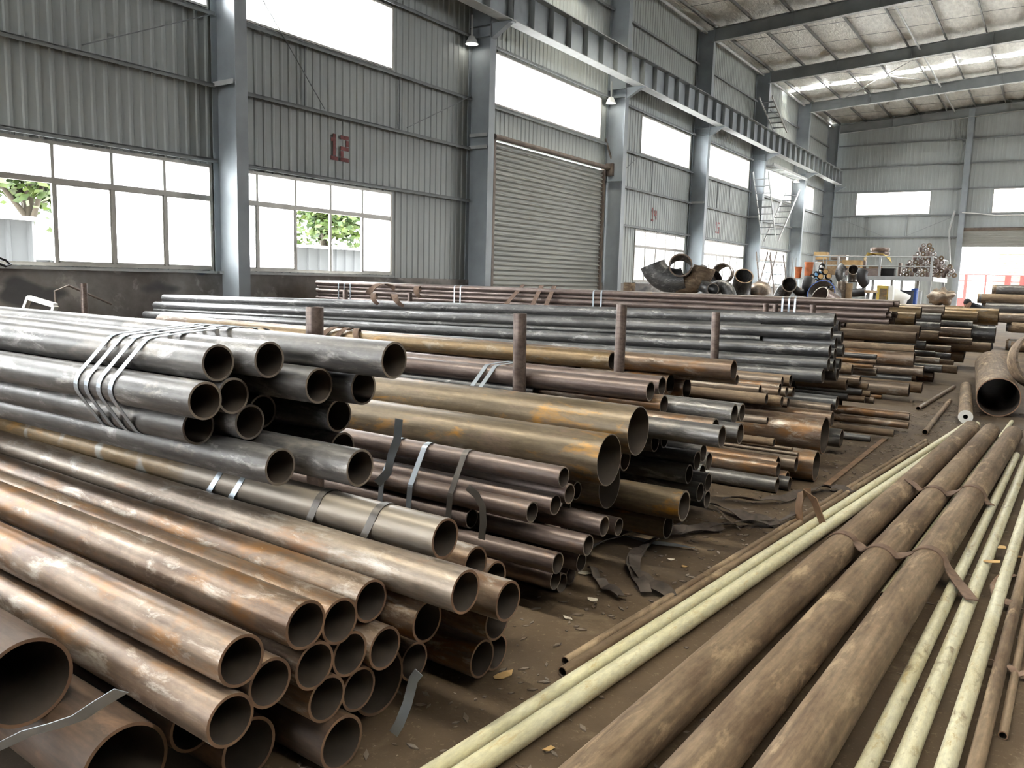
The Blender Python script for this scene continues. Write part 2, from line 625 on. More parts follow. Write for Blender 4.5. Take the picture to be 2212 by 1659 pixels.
def rib_profile(a, b):
    """trapezoid ribs between a and b, phase tied to the wall: list of (along, depth)"""
    pts = []
    k = math.floor(a / PITCH_RIB) - 1
    while k * PITCH_RIB < b + PITCH_RIB:
        o = k * PITCH_RIB
        pts += [(o, 0), (o + 0.14, 0), (o + 0.168, 0.024), (o + 0.218, 0.024)]
        k += 1

    def val(t):
        for (x0, d0), (x1, d1) in zip(pts, pts[1:]):
            if x0 <= t <= x1:
                return d0 + (d1 - d0) * (t - x0) / max(1e-9, x1 - x0)
        return 0
    return [(a, val(a))] + [p for p in pts if a + 0.004 < p[0] < b - 0.004] + [(b, val(b))]


def clad_sheet(parent, a, b, z0, z1, place, top=None):
    pr = rib_profile(a, b)
    mb = MB()
    vs_, fs = [], []
    for t, d in pr:
        zt = z1 if top is None else top(t)
        vs_ += [place(t, d, z0), place(t, d, zt)]
    for i in range(len(pr) - 1):
        fs.append((2 * i, 2 * i + 2, 2 * i + 3, 2 * i + 1))
    mb.add(vs_, fs)
    return mb.build('cladding_sheet', M['clad'], parent)


def breaks(lo, hi, step, opens):
    bs = {round(lo, 3), round(hi, 3)}
    for q in opens:
        for e in q[:2]:
            if lo < e < hi:
                bs.add(round(e, 3))
    k = math.ceil(lo / step)
    while k * step < hi:
        t = round(k * step, 3)
        if all(abs(t - e) > 0.18 for e in bs):
            bs.add(t)
        k += 1
    return sorted(bs)


# ---- left wall
wl = MB()
lo_spans = []
y = YN
for (a, b) in [(YN, DOOR[0]), (DOOR[1], YE)]:
    wl.box(XW - 0.2, XW + 0.03, a, b, 0, 1.53)
wall_left = wl.build('wall_left', M['dado'])
struct(wall_left, 'long left wall: grimy plaster plinth below grey ribbed steel cladding', 'wall')
bs = breaks(YN, YE, 0.99, OPEN_L)
for a, b in zip(bs, bs[1:]):
    for z0, z1 in solid_spans(a, b, 1.5, 13.9, OPEN_L):
        clad_sheet(wall_left, a, b, z0, z1, lambda t, d, z: (XW - 0.06 + d, t, z))
# girts (cold-formed rails) bay by bay
for i in range(len(COLY) - 1):
    a, b = COLY[i] + 0.3, COLY[i + 1]
    for zg in (3.95, 5.5, 6.95, 8.74, 10.35, 12.0):
        segs = [(a, b)]
        if zg < 5.9 and a < DOOR[0] < b:
            segs = []
        for s0, s1 in segs:
            g = MB()
            g.box(XW - 0.02, XW + 0.15, s0, s1, zg - 0.012, zg + 0.012)
            g.box(XW + 0.13, XW + 0.15, s0, s1, zg - 0.075, zg)
            g.build('girt', M['paint_dark'], wall_left)
# thin bracing rods on the wall
for (a, b) in [((11.6, 8.4), (14.2, 5.55)), ((17.2, 5.6), (20.1, 7.0)), ((8.3, 5.6), (11.1, 6.9)), ((29.6, 5.6), (32.0, 6.9))]:
    MB().tube([(XW + 0.17, a[0], a[1]), (XW + 0.17, b[0], b[1])], 0.012, 6).build('brace_rod', M['paint_dark'], wall_left)
# vertical sheet joints / hangers between the rails
for yj in (13.7, 17.05, 30.6, 33.6, 41.9, 43.8):
    MB().box(XW + 0.0, XW + 0.03, yj, yj + 0.03, 5.5, 6.95).build('hanger_strip', M['paint_dark'], wall_left)
# sill ledge under the windows
for a, b in LOW:
    MB().box(XW - 0.12, XW + 0.09, a, b, 1.53, 1.585).build('window_sill', M['light_steel'], wall_left)

# ---- other walls (right and near end lie outside the frame)
def flat_wall(name, openings, lo, hi, zhi, place, label):
    mb = MB()
    bs_ = sorted({lo, hi} | {e for q in openings for e in q[:2]})
    for a, b in zip(bs_, bs_[1:]):
        for z0, z1 in solid_spans(a, b, 0, zhi, openings):
            p = [place(a, z0), place(b, z0), place(b, z1), place(a, z1)]
            mb.add([q[0] for q in p] + [q[1] for q in p],
                   [(0, 1, 2, 3), (7, 6, 5, 4), (0, 4, 5, 1), (1, 5, 6, 2), (2, 6, 7, 3), (3, 7, 4, 0)])
    o = mb.build(name, M['clad_dark'])
    return struct(o, label, 'wall')


OPEN_R = [(c + 1.0, c + 8.4, *ZU) for c in COLY[5:-2]] + [(c + 1.0, c + 8.4, *ZL) for c in COLY[6:-2]]  # unseen windows, added to brighten the end wall and far roof
flat_wall('wall_right', OPEN_R, YN, YE, 13.9, lambda t, z: ((XR, t, z), (XR + 0.1, t, z)), 'long right wall of grey cladding with window rows added for light')
OPEN_N = [(-13, -6, 7.05, 8.66), (-13, -6, 1.6, 3.85)]  # unseen windows behind the camera, put in for their light
flat_wall('wall_near', OPEN_N, XW, XR, 13.9, lambda t, z: ((t, YN - 0.1, z), (t, YN, z)), 'near end wall of grey cladding with two windows added for light')

# ---- far end wall
wall_end = MB().box(XW, -6.0, YE - 0.02, YE + 0.2, 0, 0.6).build('wall_far', M['dado'])
struct(wall_end, 'far end wall of grey ribbed steel cladding with high windows', 'wall')
bs = breaks(XW, XR, 0.99, OPEN_E)
for a, b in zip(bs, bs[1:]):
    for z0, z1 in solid_spans(a, b, 0.5 if b < -5.9 else 0.0, roof_z((a + b) / 2) + 0.1, OPEN_E):
        clad_sheet(wall_end, a, b, z0, z1, lambda t, d, z: (t, YE + 0.06 - d * 0.4, z))
for zg in (5.35, 6.88, 8.68, 10.4, 12.05):
    for (a, b) in ((XW, -6.2), (-5.8, 3.0), (3.4, XR)):
        if zg < 5.5 and a > -6:
            continue
        g = MB()
        g.box(a, b, YE - 0.15, YE + 0.02, zg - 0.012, zg + 0.012)
        g.box(a, b, YE - 0.15, YE - 0.13, zg - 0.075, zg)
        g.build('girt', M['paint_dark'], wall_end)
for (a, b) in [((-14.3, 6.8), (-11.0, 5.4)), ((-9.5, 5.4), (-6.4, 6.8))]:
    MB().tube([(a[0], YE - 0.17, a[1]), (b[0], YE - 0.17, b[1])], 0.012, 6).build('brace_rod', M['paint_dark'], wall_end)
for xj in (-12.2, -9.6):
    MB().box(xj, xj + 0.05, YE - 0.06, YE - 0.02, 5.4, 6.85).build('hanger_strip', M['paint_dark'], wall_end)


# ---- columns
def h_column(name, x0, x1, yc, ztop, fw=0.30, mat='paint', corbel=False):
    t = empty(name, (x1, yc, 0))
    c = MB()
    dx = x0 - x1
    c.box(dx, dx + 0.022, -fw / 2, fw / 2, 0, ztop)
    c.box(-0.022, 0, -fw / 2, fw / 2, 0, ztop)
    c.build('flange', M[mat], t)
    MB().box(dx + 0.022, -0.022, -0.008, 0.008, 0, ztop).build('web', M[mat], t)
    MB().box(dx - 0.03, 0.05, -fw / 2 - 0.06, fw / 2 + 0.06, 0, 0.03).build('base_plate', M['paint_dark'], t)
    st = MB()
    for zs in (5.5, 8.68, 9.0):
        st.box(dx + 0.022, -0.022, -fw / 2 + 0.01, fw / 2 - 0.01, zs, zs + 0.016)
    st.build('stiffener_plate', M[mat], t)
    if corbel:
        k = MB()
        pr = [(0.0, 8.62), (0.62, 8.98), (0.72, 8.98), (0.72, 9.03), (0.0, 9.03)]
        k.add([(p[0], -0.10, p[1]) for p in pr] + [(p[0], 0.10, p[1]) for p in pr],
              [(0, 1, 2, 3, 4), (9, 8, 7, 6, 5)] + [(i, i + 5, (i + 1) % 5 + 5, (i + 1) % 5) for i in range(5)])
        k.build('corbel', M['light_steel'] if mat == 'x' else M[mat], t)
        MB().box(0.0, 0.02, 0.02, 0.03, 8.7, 8.72).build('bolt', M['paint_dark'], t)
    return t


place_txt = ['behind the camera, furthest back', 'behind the camera', 'left of the nearest window, out of the frame', 'between the two nearest big windows',
             'on the near side of the roller door', 'on the far side of the roller door', 'second beyond the roller door', 'third beyond the roller door beside the ladder',
             'beyond the ladder near the far corner', 'in the far left corner']
for i, cy in enumerate(COLY):
    t = h_column('steel_column', XW - 0.02, XF, cy + 0.15, roof_z(XF) - 0.25, corbel=True)
    tag(t, 'blue-grey steel wall column ' + place_txt[i], 'column', 'columns along the left wall')
for i, (xc, tx) in enumerate(((-6.0, 'beside the far doorway'), (3.2, 'right of the far doorway'), (10.0, 'near the right end of the far wall'))):
    t = empty('steel_column', (xc, YE - 0.35, 0))
    c = MB().box(-0.18, 0.18, -0.02, 0, 0, roof_z(xc) - 0.3).box(-0.18, 0.18, 0.30, 0.32, 0, roof_z(xc) - 0.3)
    c.build('flange', M['paint'], t)
    MB().box(-0.008, 0.008, 0, 0.30, 0, roof_z(xc) - 0.3).build('web', M['paint'], t)
    MB().box(-0.25, 0.25, -0.06, 0.33, 0, 0.03).build('base_plate', M['paint_dark'], t)
    tag(t, 'grey steel post of the far end wall ' + tx, 'column', 'posts of the far end wall')
# small tie angles from the rails to the columns
for (cy, zs) in ((11.16, 5.5), (20.16, 5.5), (20.16, 5.85), (38.16, 5.5), (47.16, 5.5)):
    MB().box(XW + 0.1, XF - 0.03, cy - 0.05, cy - 0.035, zs - 0.05, zs + 0.05).build('tie_angle', M['light_steel'], wall_left)

# ---- crane runway girders, one per bay
for i in range(2, len(COLY) - 1):
    a, b = COLY[i] + 0.15, COLY[i + 1] + 0.15
    if b > YE - 0.6:
        b = YE - 1.6
    t = empty('crane_girder', (-14.05, a, 9.04))
    L = b - a - 0.02
    MB().box(-0.20, 0.20, 0, L, 0, 0.022).build('bottom_flange', M['light_steel'], t)
    MB().box(-0.24, 0.24, 0, L, 0.97, 0.995).build('top_flange', M['paint_dark'], t)
    MB().box(-0.008, 0.008, 0, L, 0.022, 0.97).build('web', M['paint'], t)
    sm = MB().box(0.008, 0.19, -0.007, 0.007, 0.022, 0.97).box(-0.19, -0.008, -0.007, 0.007, 0.022, 0.97).mesh('stiffener', M['paint_dark'])
    n = int(L / 1.0)
    for k in range(n + 1):
        obj('stiffener', sm, t, (0, 0.02 + k * (L - 0.04) / n, 0))
    rl = MB().box(-0.035, 0.035, 0, L, 0.995, 1.02).box(-0.012, 0.012, 0, L, 1.02, 1.09).box(-0.035, 0.035, 0, L, 1.09, 1.12)
    rl.build('crane_rail', M['rustbar'], t)
    wh = ['above the nearest window', 'above the window with the open middle sashes', 'above the roller door', 'in the bay just past the door', 'second bay past the door',
          'above the ladder', 'ending at the far corner'][i - 2]
    tag(t, 'grey crane runway girder with stiffener plates ' + wh, 'girder', 'crane runway girders')

# ---- roof: rafters, purlins, foil blankets, fibreglass strips
ceiling = MB().box(XW - 0.3, XR + 0.3, YN - 0.2, YE + 0.3, 14.95, 15.0)
ceiling = None
raf_y = [c + 0.15 for c in COLY[:-1]] + [YE - 0.25]
for i, yc in enumerate(raf_y):
    t = empty('roof_rafter', (0, yc, 0))
    for sgn, (xa, xb) in ((1, (XF - 0.1, RIDGE)), (2, (RIDGE, XR))):
        za, zb = roof_z(xa) - 0.21, roof_z(xb) - 0.21
        for nm, o0, o1, w, mt in (('top_flange', -0.02, 0, 0.125, 'paint_dark'), ('bottom_flange', -0.62, -0.60, 0.125, 'light_steel'), ('web', -0.60, -0.02, 0.006, 'paint_dark')):
            MB().add([(xa, -w, za + o0), (xb, -w, zb + o0), (xb, w, zb + o0), (xa, w, za + o0), (xa, -w, za + o1), (xb, -w, zb + o1), (xb, w, zb + o1), (xa, w, za + o1)],
                     [(0, 3, 2, 1), (4, 5, 6, 7), (0, 1, 5, 4), (1, 2, 6, 5), (2, 3, 7, 6), (3, 0, 4, 7)]).build(nm, M[mt], t)
    for xs in (-11.0, -7.4, -3.8):
        z = roof_z(xs) - 0.81
        boxobj('splice_plate', M['paint_dark'], t, xs, xs + 0.014, -0.11, 0.11, z, z + 0.56)
    tag(t, 'dark grey steel roof rafter, ' + ORD[len(raf_y) - 1 - i] + ' from the far end wall', 'rafter', 'roof rafters')

M['purlin'] = plain('galvanised_purlin', (0.20, 0.20, 0.19), 0.5, 0.2)
SKY_Y = [(-1.9, -0.6), (25.1, 26.4), (52.4, 53.5)]  # nearer strips are out of view, added for top light on the pipes
PSP = 1.75
purl_x = []
x = -14.6
while x < RIDGE - 0.3:
    purl_x.append(x)
    x += PSP
purl_x += [2 * RIDGE - q for q in purl_x[::-1]]
roof_o = MB()
edges = [XW - 0.3] + purl_x + [XR + 0.3]
bounds = [YN - 0.1] + [e for s in SKY_Y for e in s] + [YE + 0.15]
xs, zs = [], []
for a, b in zip(edges, edges[1:]):
    for k in range(6):
        f = k / 6
        xs.append(a + (b - a) * f)
        sag = 0.10 * math.sin(math.pi * f) * min(1, (b - a) / PSP)
        zs.append(roof_z(a + (b - a) * f) - sag + 0.05)
xs.append(edges[-1])
zs.append(roof_z(edges[-1]) + 0.05)
first = True
for q in range(0, len(bounds), 2):
    ya, yb = bounds[q], bounds[q + 1]
    ny = max(2, int((yb - ya) / 0.75))
    vs_, fs = [], []
    for j in range(ny + 1):
        yy = ya + (yb - ya) * j / ny
        rip = 0.02 * math.sin(yy * 3.1) + 0.025 * math.sin(yy * 1.27 + 1)
        for xx, zz in zip(xs, zs):
            vs_.append((xx, yy, zz + rip * math.sin(xx * 1.7 + yy)))
    w = len(xs)
    for j in range(ny):
        for k in range(w - 1):
            fs.append((j * w + k, j * w + k + 1, (j + 1) * w + k + 1, (j + 1) * w + k))
    mb = MB().add(vs_, fs)
    if first:
        ceiling = mb.build('ceiling', M['foil'], smooth=60)
        struct(ceiling, 'sloping roof lined with crinkled silver foil insulation', 'ceiling')
        first = False
    else:
        mb.build('insulation_blanket', M['foil'], ceiling, smooth=60)
for (ya, yb) in SKY_Y:
    for (xa, xb) in ((XW + 0.3, RIDGE - 0.3), (RIDGE + 0.3, XR - 0.3)):
        MB().add([(xa, ya, roof_z(xa) + 0.06), (xb, ya, roof_z(xb) + 0.06), (xb, yb, roof_z(xb) + 0.06), (xa, yb, roof_z(xa) + 0.06)], [(0, 1, 2, 3)]).build('skylight_sheet', M['skylight'], ceiling)
        portal('skylight_portal', ((xa + xb) / 2, (ya + yb) / 2, roof_z((xa + xb) / 2) + 0.12), (0, 0, -1), xb - xa, yb - ya)
    for (xa, xb) in ((XW - 0.3, XW + 0.3), (RIDGE - 0.3, RIDGE + 0.3), (XR - 0.3, XR + 0.3)):
        MB().add([(xa, ya, roof_z(xa) + 0.06), (xb, ya, roof_z(xb) + 0.06), (xb, yb, roof_z(xb) + 0.06), (xa, yb, roof_z(xa) + 0.06)], [(0, 1, 2, 3)]).build('roof_sheet', M['light_steel'], ceiling)
for px in purl_x:
    z = roof_z(px) - 0.2
    c = MB().box(-0.008, 0.0, 0, YE - YN, 0, 0.2).box(-0.008, 0.06, 0, YE - YN, 0, 0.008).box(-0.06, 0.0, 0, YE - YN, 0.192, 0.2).box(0.05, 0.06, 0, YE - YN, 0, 0.03)
    c.build('purlin', M['purlin'], ceiling, (px, YN, z))
# sag rods, diagonal roof bracing and eaves gutter pipe
for i in range(5, len(raf_y) - 1):
    yc = raf_y[i]
    for f in (0.33, 0.66):
        for a, b in zip(purl_x[:8], purl_x[1:9]):
            MB().tube([(a, yc + BAY * f, roof_z(a) - 0.05), (b, yc + BAY * f, roof_z(b) - 0.15)], 0.01, 5).build('sag_rod', M['paint_dark'], ceiling)
for (xa, ya, xb, yb) in ((-12.5, 48, -6.5, 56), (-6.5, 48, -12.5, 56)):
    MB().tube([(xa, ya, roof_z(xa) - 0.3), (xb, yb, roof_z(xb) - 0.3)], 0.02, 6).build('brace_rod', M['light_steel'], ceiling)
for a, b in ((-7.0, -7.02),):
    MB().tube([(a, 29, roof_z(a) - 0.42), (b, YE - 0.4, roof_z(b) - 0.42)], 0.045, 8).build('conduit', M['light_steel'], ceiling)
MB().tube([(-15.0, 20, 13.42), (-15.0, YE - 0.4, 13.42)], 0.07, 10).build('eaves_pipe', M['light_steel'], ceiling, smooth=60)


# ---- windows
win_n = [0]


def window(y0, y1, z0, z1, transom=None, open_panes=(), upper=False, n=5, place=None, label='', inward=(1, 0, 0)):
    """place(t, d, z): t along the wall, d = out from the inner face (negative = outwards)"""
    win_n[0] += 1
    w = empty('window_%d' % win_n[0], place((y0 + y1) / 2, -0.05, z0))
    base = Vector(w.location)

    def pbox(name, mat, t0, t1, d0, d1, za, zb):
        a, b = Vector(place(t0, d0, za)) - base, Vector(place(t1, d1, zb)) - base
        lo = [min(a[i], b[i]) for i in range(3)]
        hi = [max(a[i], b[i]) for i in range(3)]
        return MB().box(lo[0], hi[0], lo[1], hi[1], lo[2], hi[2]).build(name, mat, w)
    fr = 0.065 if not upper else 0.05
    al = M['alu']
    pbox('frame', al, y0, y1, -0.10, -0.02, z0, z0 + fr)
    pbox('frame', al, y0, y1, -0.10, -0.02, z1 - fr, z1)
    pbox('frame', al, y0, y0 + fr, -0.10, -0.02, z0 + fr, z1 - fr)
    pbox('frame', al, y1 - fr, y1, -0.10, -0.02, z0 + fr, z1 - fr)
    pw = (y1 - y0) / n
    mul = 0.06 if not upper else 0.012
    for k in range(1, n):
        t = y0 + k * pw
        pbox('mullion', al, t - mul / 2, t + mul / 2, -0.085, -0.035, z0 + fr, z1 - fr)
    if transom:
        pbox('transom', al, y0 + fr, y1 - fr, -0.09, -0.03, transom - 0.06, transom + 0.045)
    for k in range(n):
        a, b = y0 + k * pw + mul / 2, y0 + (k + 1) * pw - mul / 2
        if transom:
            pbox('pane', M['frost'], a, b, -0.062, -0.058, transom + 0.045, z1 - fr)
            if k not in open_panes:
                pbox('pane', M['frost'], a, b, -0.062, -0.058, z0 + fr, transom - 0.045)
                sd = 0.03
                for (q0, q1, zz0, zz1) in ((a, a + sd, z0 + fr, transom - 0.045), (b - sd, b, z0 + fr, transom - 0.045), (a, b, z0 + fr, z0 + fr + sd), (a, b, transom - 0.045 - sd, transom - 0.045)):
                    pbox('sash', al, q0, q1, -0.075, -0.045, zz0, zz1)
        else:
            pbox('pane', M['clear'], a, b, -0.062, -0.058, z0 + fr, z1 - fr)
    c = place((y0 + y1) / 2, -0.14, (z0 + z1) / 2)
    portal('window_portal', c, inward, y1 - y0, z1 - z0)
    struct(w, label, 'window')
    return w


def pl_left(t, d, z):
    return (XW + d, t, z)


low_txt = ['behind the camera at the back', 'behind the camera', 'nearest, with a tree and shed outside its open sash', 'below the red number 12', 'below the red number 14', 'below the red number 15', 'behind the ladder']
for (a, b), tx, op in zip(LOW, low_txt, ((), (), (0, 1), (2, 3), (), (), ())):
    window(a, b, *ZL, transom=3.15, open_panes=op, place=pl_left, label='low sliding window with frosted panes ' + tx, n=5 if b < 39 else 6)
up_txt = ['behind the camera at the back', 'behind the camera', 'above the nearest low window', 'above the red number 12', 'above the roller door', 'above the red number 14', 'above the red number 15', 'above the ladder', 'narrow, closest to the far corner']
for (a, b), tx in zip(UPP, up_txt):
    window(a, b, *ZU, upper=True, place=pl_left, label='high strip window glaring white ' + tx, n=8 if b - a > 4 else 3)
for q, tx in zip(OPEN_E[:3], ('left of the end-wall post', 'above the far doorway', 'low down behind the storage platform')):
    window(q[0], q[1], q[2], q[3], upper=True, place=lambda t, d, z: (t, YE - d, z), label='end-wall strip window ' + tx, n=6, inward=(0, -1, 0))
portal('doorway_portal', (-2.7, YE + 0.3, 2.5), (0, -1, 0), 6.5, 5.0)
for i, q in enumerate(OPEN_R):
    window(q[0], q[1], q[2], q[3], transom=None, upper=True, place=lambda t, d, z: (XR - d, t, z), inward=(-1, 0, 0), n=4,
           label='%s window added for light in the unseen right wall, %s from the near end' % ('low' if q[2] < 3 else 'high', ORD[i if i < 3 else i - 3]))
for i, q in enumerate(OPEN_N):
    window(q[0], q[1], q[2], q[3], upper=True, place=lambda t, d, z: (t, YN + d, z), inward=(0, 1, 0), n=4,
           label='%s window added for light in the near end wall on the %s' % ('high' if q[2] > 3 else 'low', 'left' if q[0] < 0 else 'right'))

# ---- roller shutter door in the left wall
door = empty('door_1', (XW, 25.2, 0))
struct(door, 'closed grey roller shutter door in the left wall', 'door')
sl = MB()
pr = [(0.012, -0.005), (0.0, 0.012), (0.004, 0.06), (0.016, 0.09), (0.052, 0.105), (0.060, 0.118), (0.052, 0.132), (0.014, 0.150), (0.010, 0.158)]
w2 = (DOOR[1] - DOOR[0]) / 2
vs_, fs = [], []
for d, z in pr:
    vs_ += [(d, -w2, z), (d, w2, z)]
for k in range(len(pr) - 1):
    fs.append((2 * k, 2 * k + 1, 2 * k + 3, 2 * k + 2))
m, nt, b_ = new_mat('shutter_slats')
c_ = mixc(nt, noise(nt, coords(nt, (1, 0.4, 3)), 1.5), (0.27, 0.275, 0.25), (0.36, 0.365, 0.335))
nt.links.new(c_, b_.inputs['Base Color'])
b_.inputs['Roughness'].default_value = 0.42
b_.inputs['Metallic'].default_value = 0.2
M['shutter'] = m
slat = MB().add(vs_, fs).mesh('slat', M['shutter'], 70)
for k in range(37):
    obj('slat', slat, door, (0.02, 0, k * 0.16))
for yy in (-w2 - 0.06, w2 - 0.06):
    MB().box(-0.02, 0.13, yy, yy + 0.12, 0, 5.95).build('guide_rail', M['dull_brown'], door)
MB().tube([(0.16, -w2 - 0.1, 6.02), (0.16, w2 + 0.55, 6.02)], 0.085, 14).build('roller_tube', M['dull_brown'], door, smooth=50)
mm = MB().box(0.02, 0.34, w2 + 0.2, w2 + 0.62, 5.72, 6.2)
mm.build('motor_box', M['dull_brown'], door)
MB().bar((0.2, w2 + 0.5, 6.2), (0.12, w2 - 0.05, 7.1), 0.05, 0.05).build('brace', M['dull_brown'], door)
MB().box(0.28, 0.34, w2 + 0.45, w2 + 0.55, 5.55, 5.7).build('switch_box', M['white'], door)

# ---- half-raised shutter in the far doorway
door2 = empty('door_2', (-2.7, YE, 0))
struct(door2, 'raised cream-grey roller shutter above the bright far doorway', 'door')
sl2 = [(0.0, 0.0), (-0.03, 0.05), (-0.035, 0.09), (0.0, 0.13)]
vs_, fs = [], []
for d, z in sl2:
    vs_ += [(-3.25, d, z), (3.25, d, z)]
for k in range(3):
    fs.append((2 * k, 2 * k + 2, 2 * k + 3, 2 * k + 1))
s2m = MB().add(vs_, fs).mesh('slat', M['shutter'], 70)
for k in range(9):
    obj('slat', s2m, door2, (0, -0.14, 4.62 + k * 0.13))
MB().box(-3.3, -3.22, -0.16, -0.02, 0, 5.8).build('guide_rail', M['light_steel'], door2)
MB().tube([(-3.2, -0.2, 5.85), (3.2, -0.2, 5.85)], 0.1, 12).build('roller_tube', M['dull_brown'], door2, smooth=50)

# ---- red stencilled bay numbers on the cladding
SEG = {'1': [(0.10, 0.16, 0.36, 0.84), (0.02, 0.16, 0.20, 0.16 + 0.0), (0.04, 0.40, 0.84, 1.0), (0.04, 0.40, 0.0, 0.16)]}


def digit_rects(ch):
    w, h, t = 0.44, 1.0, 0.15
    top, mid, bot = (0, w, h - t, h), (0, w, (h - t) / 2, (h + t) / 2), (0, w, 0, t)
    ul, ur = (0, t, (h + t) / 2 + 0.02, h - t - 0.02), (w - t, w, (h + t) / 2 + 0.02, h - t - 0.02)
    ll, lr = (0, t, t + 0.02, (h - t) / 2 - 0.02), (w - t, w, t + 0.02, (h - t) / 2 - 0.02)
    return {'1': [(0.14, 0.29, t + 0.02, h), (0.04, 0.14, h - 0.30, h - t), (0.02, 0.41, 0, t)], '2': [top, ur, mid, ll, bot], '4': [ul, ur, mid, lr], '5': [top, ul, mid, lr, bot]}[ch]


for txt, yc, z0, hh in (('12', 14.88, 4.42, 0.64), ('14', 34.1, 4.30, 0.60), ('15', 42.3, 4.28, 0.58)):
    t = empty('stencil_number', (XW - 0.02, yc, z0))
    x0 = -0.5 * hh
    for k, ch in enumerate(txt):
        mb = MB()
        for (a, b, c, d) in digit_rects(ch):
            yy = x0 + k * 0.54 * hh
            mb.box(0.0, 0.006, yy + a * hh, yy + b * hh, c * hh, d * hh)
        mb.build('digit', M['redmark'], t)
    tag(t, {'12': 'large red stencilled bay number above the window before the roller door', '14': 'red stencilled bay number in the first bay past the roller door', '15': 'smallest, furthest red stencilled bay number, second bay past the door'}[txt], 'sign', 'bay numbers')

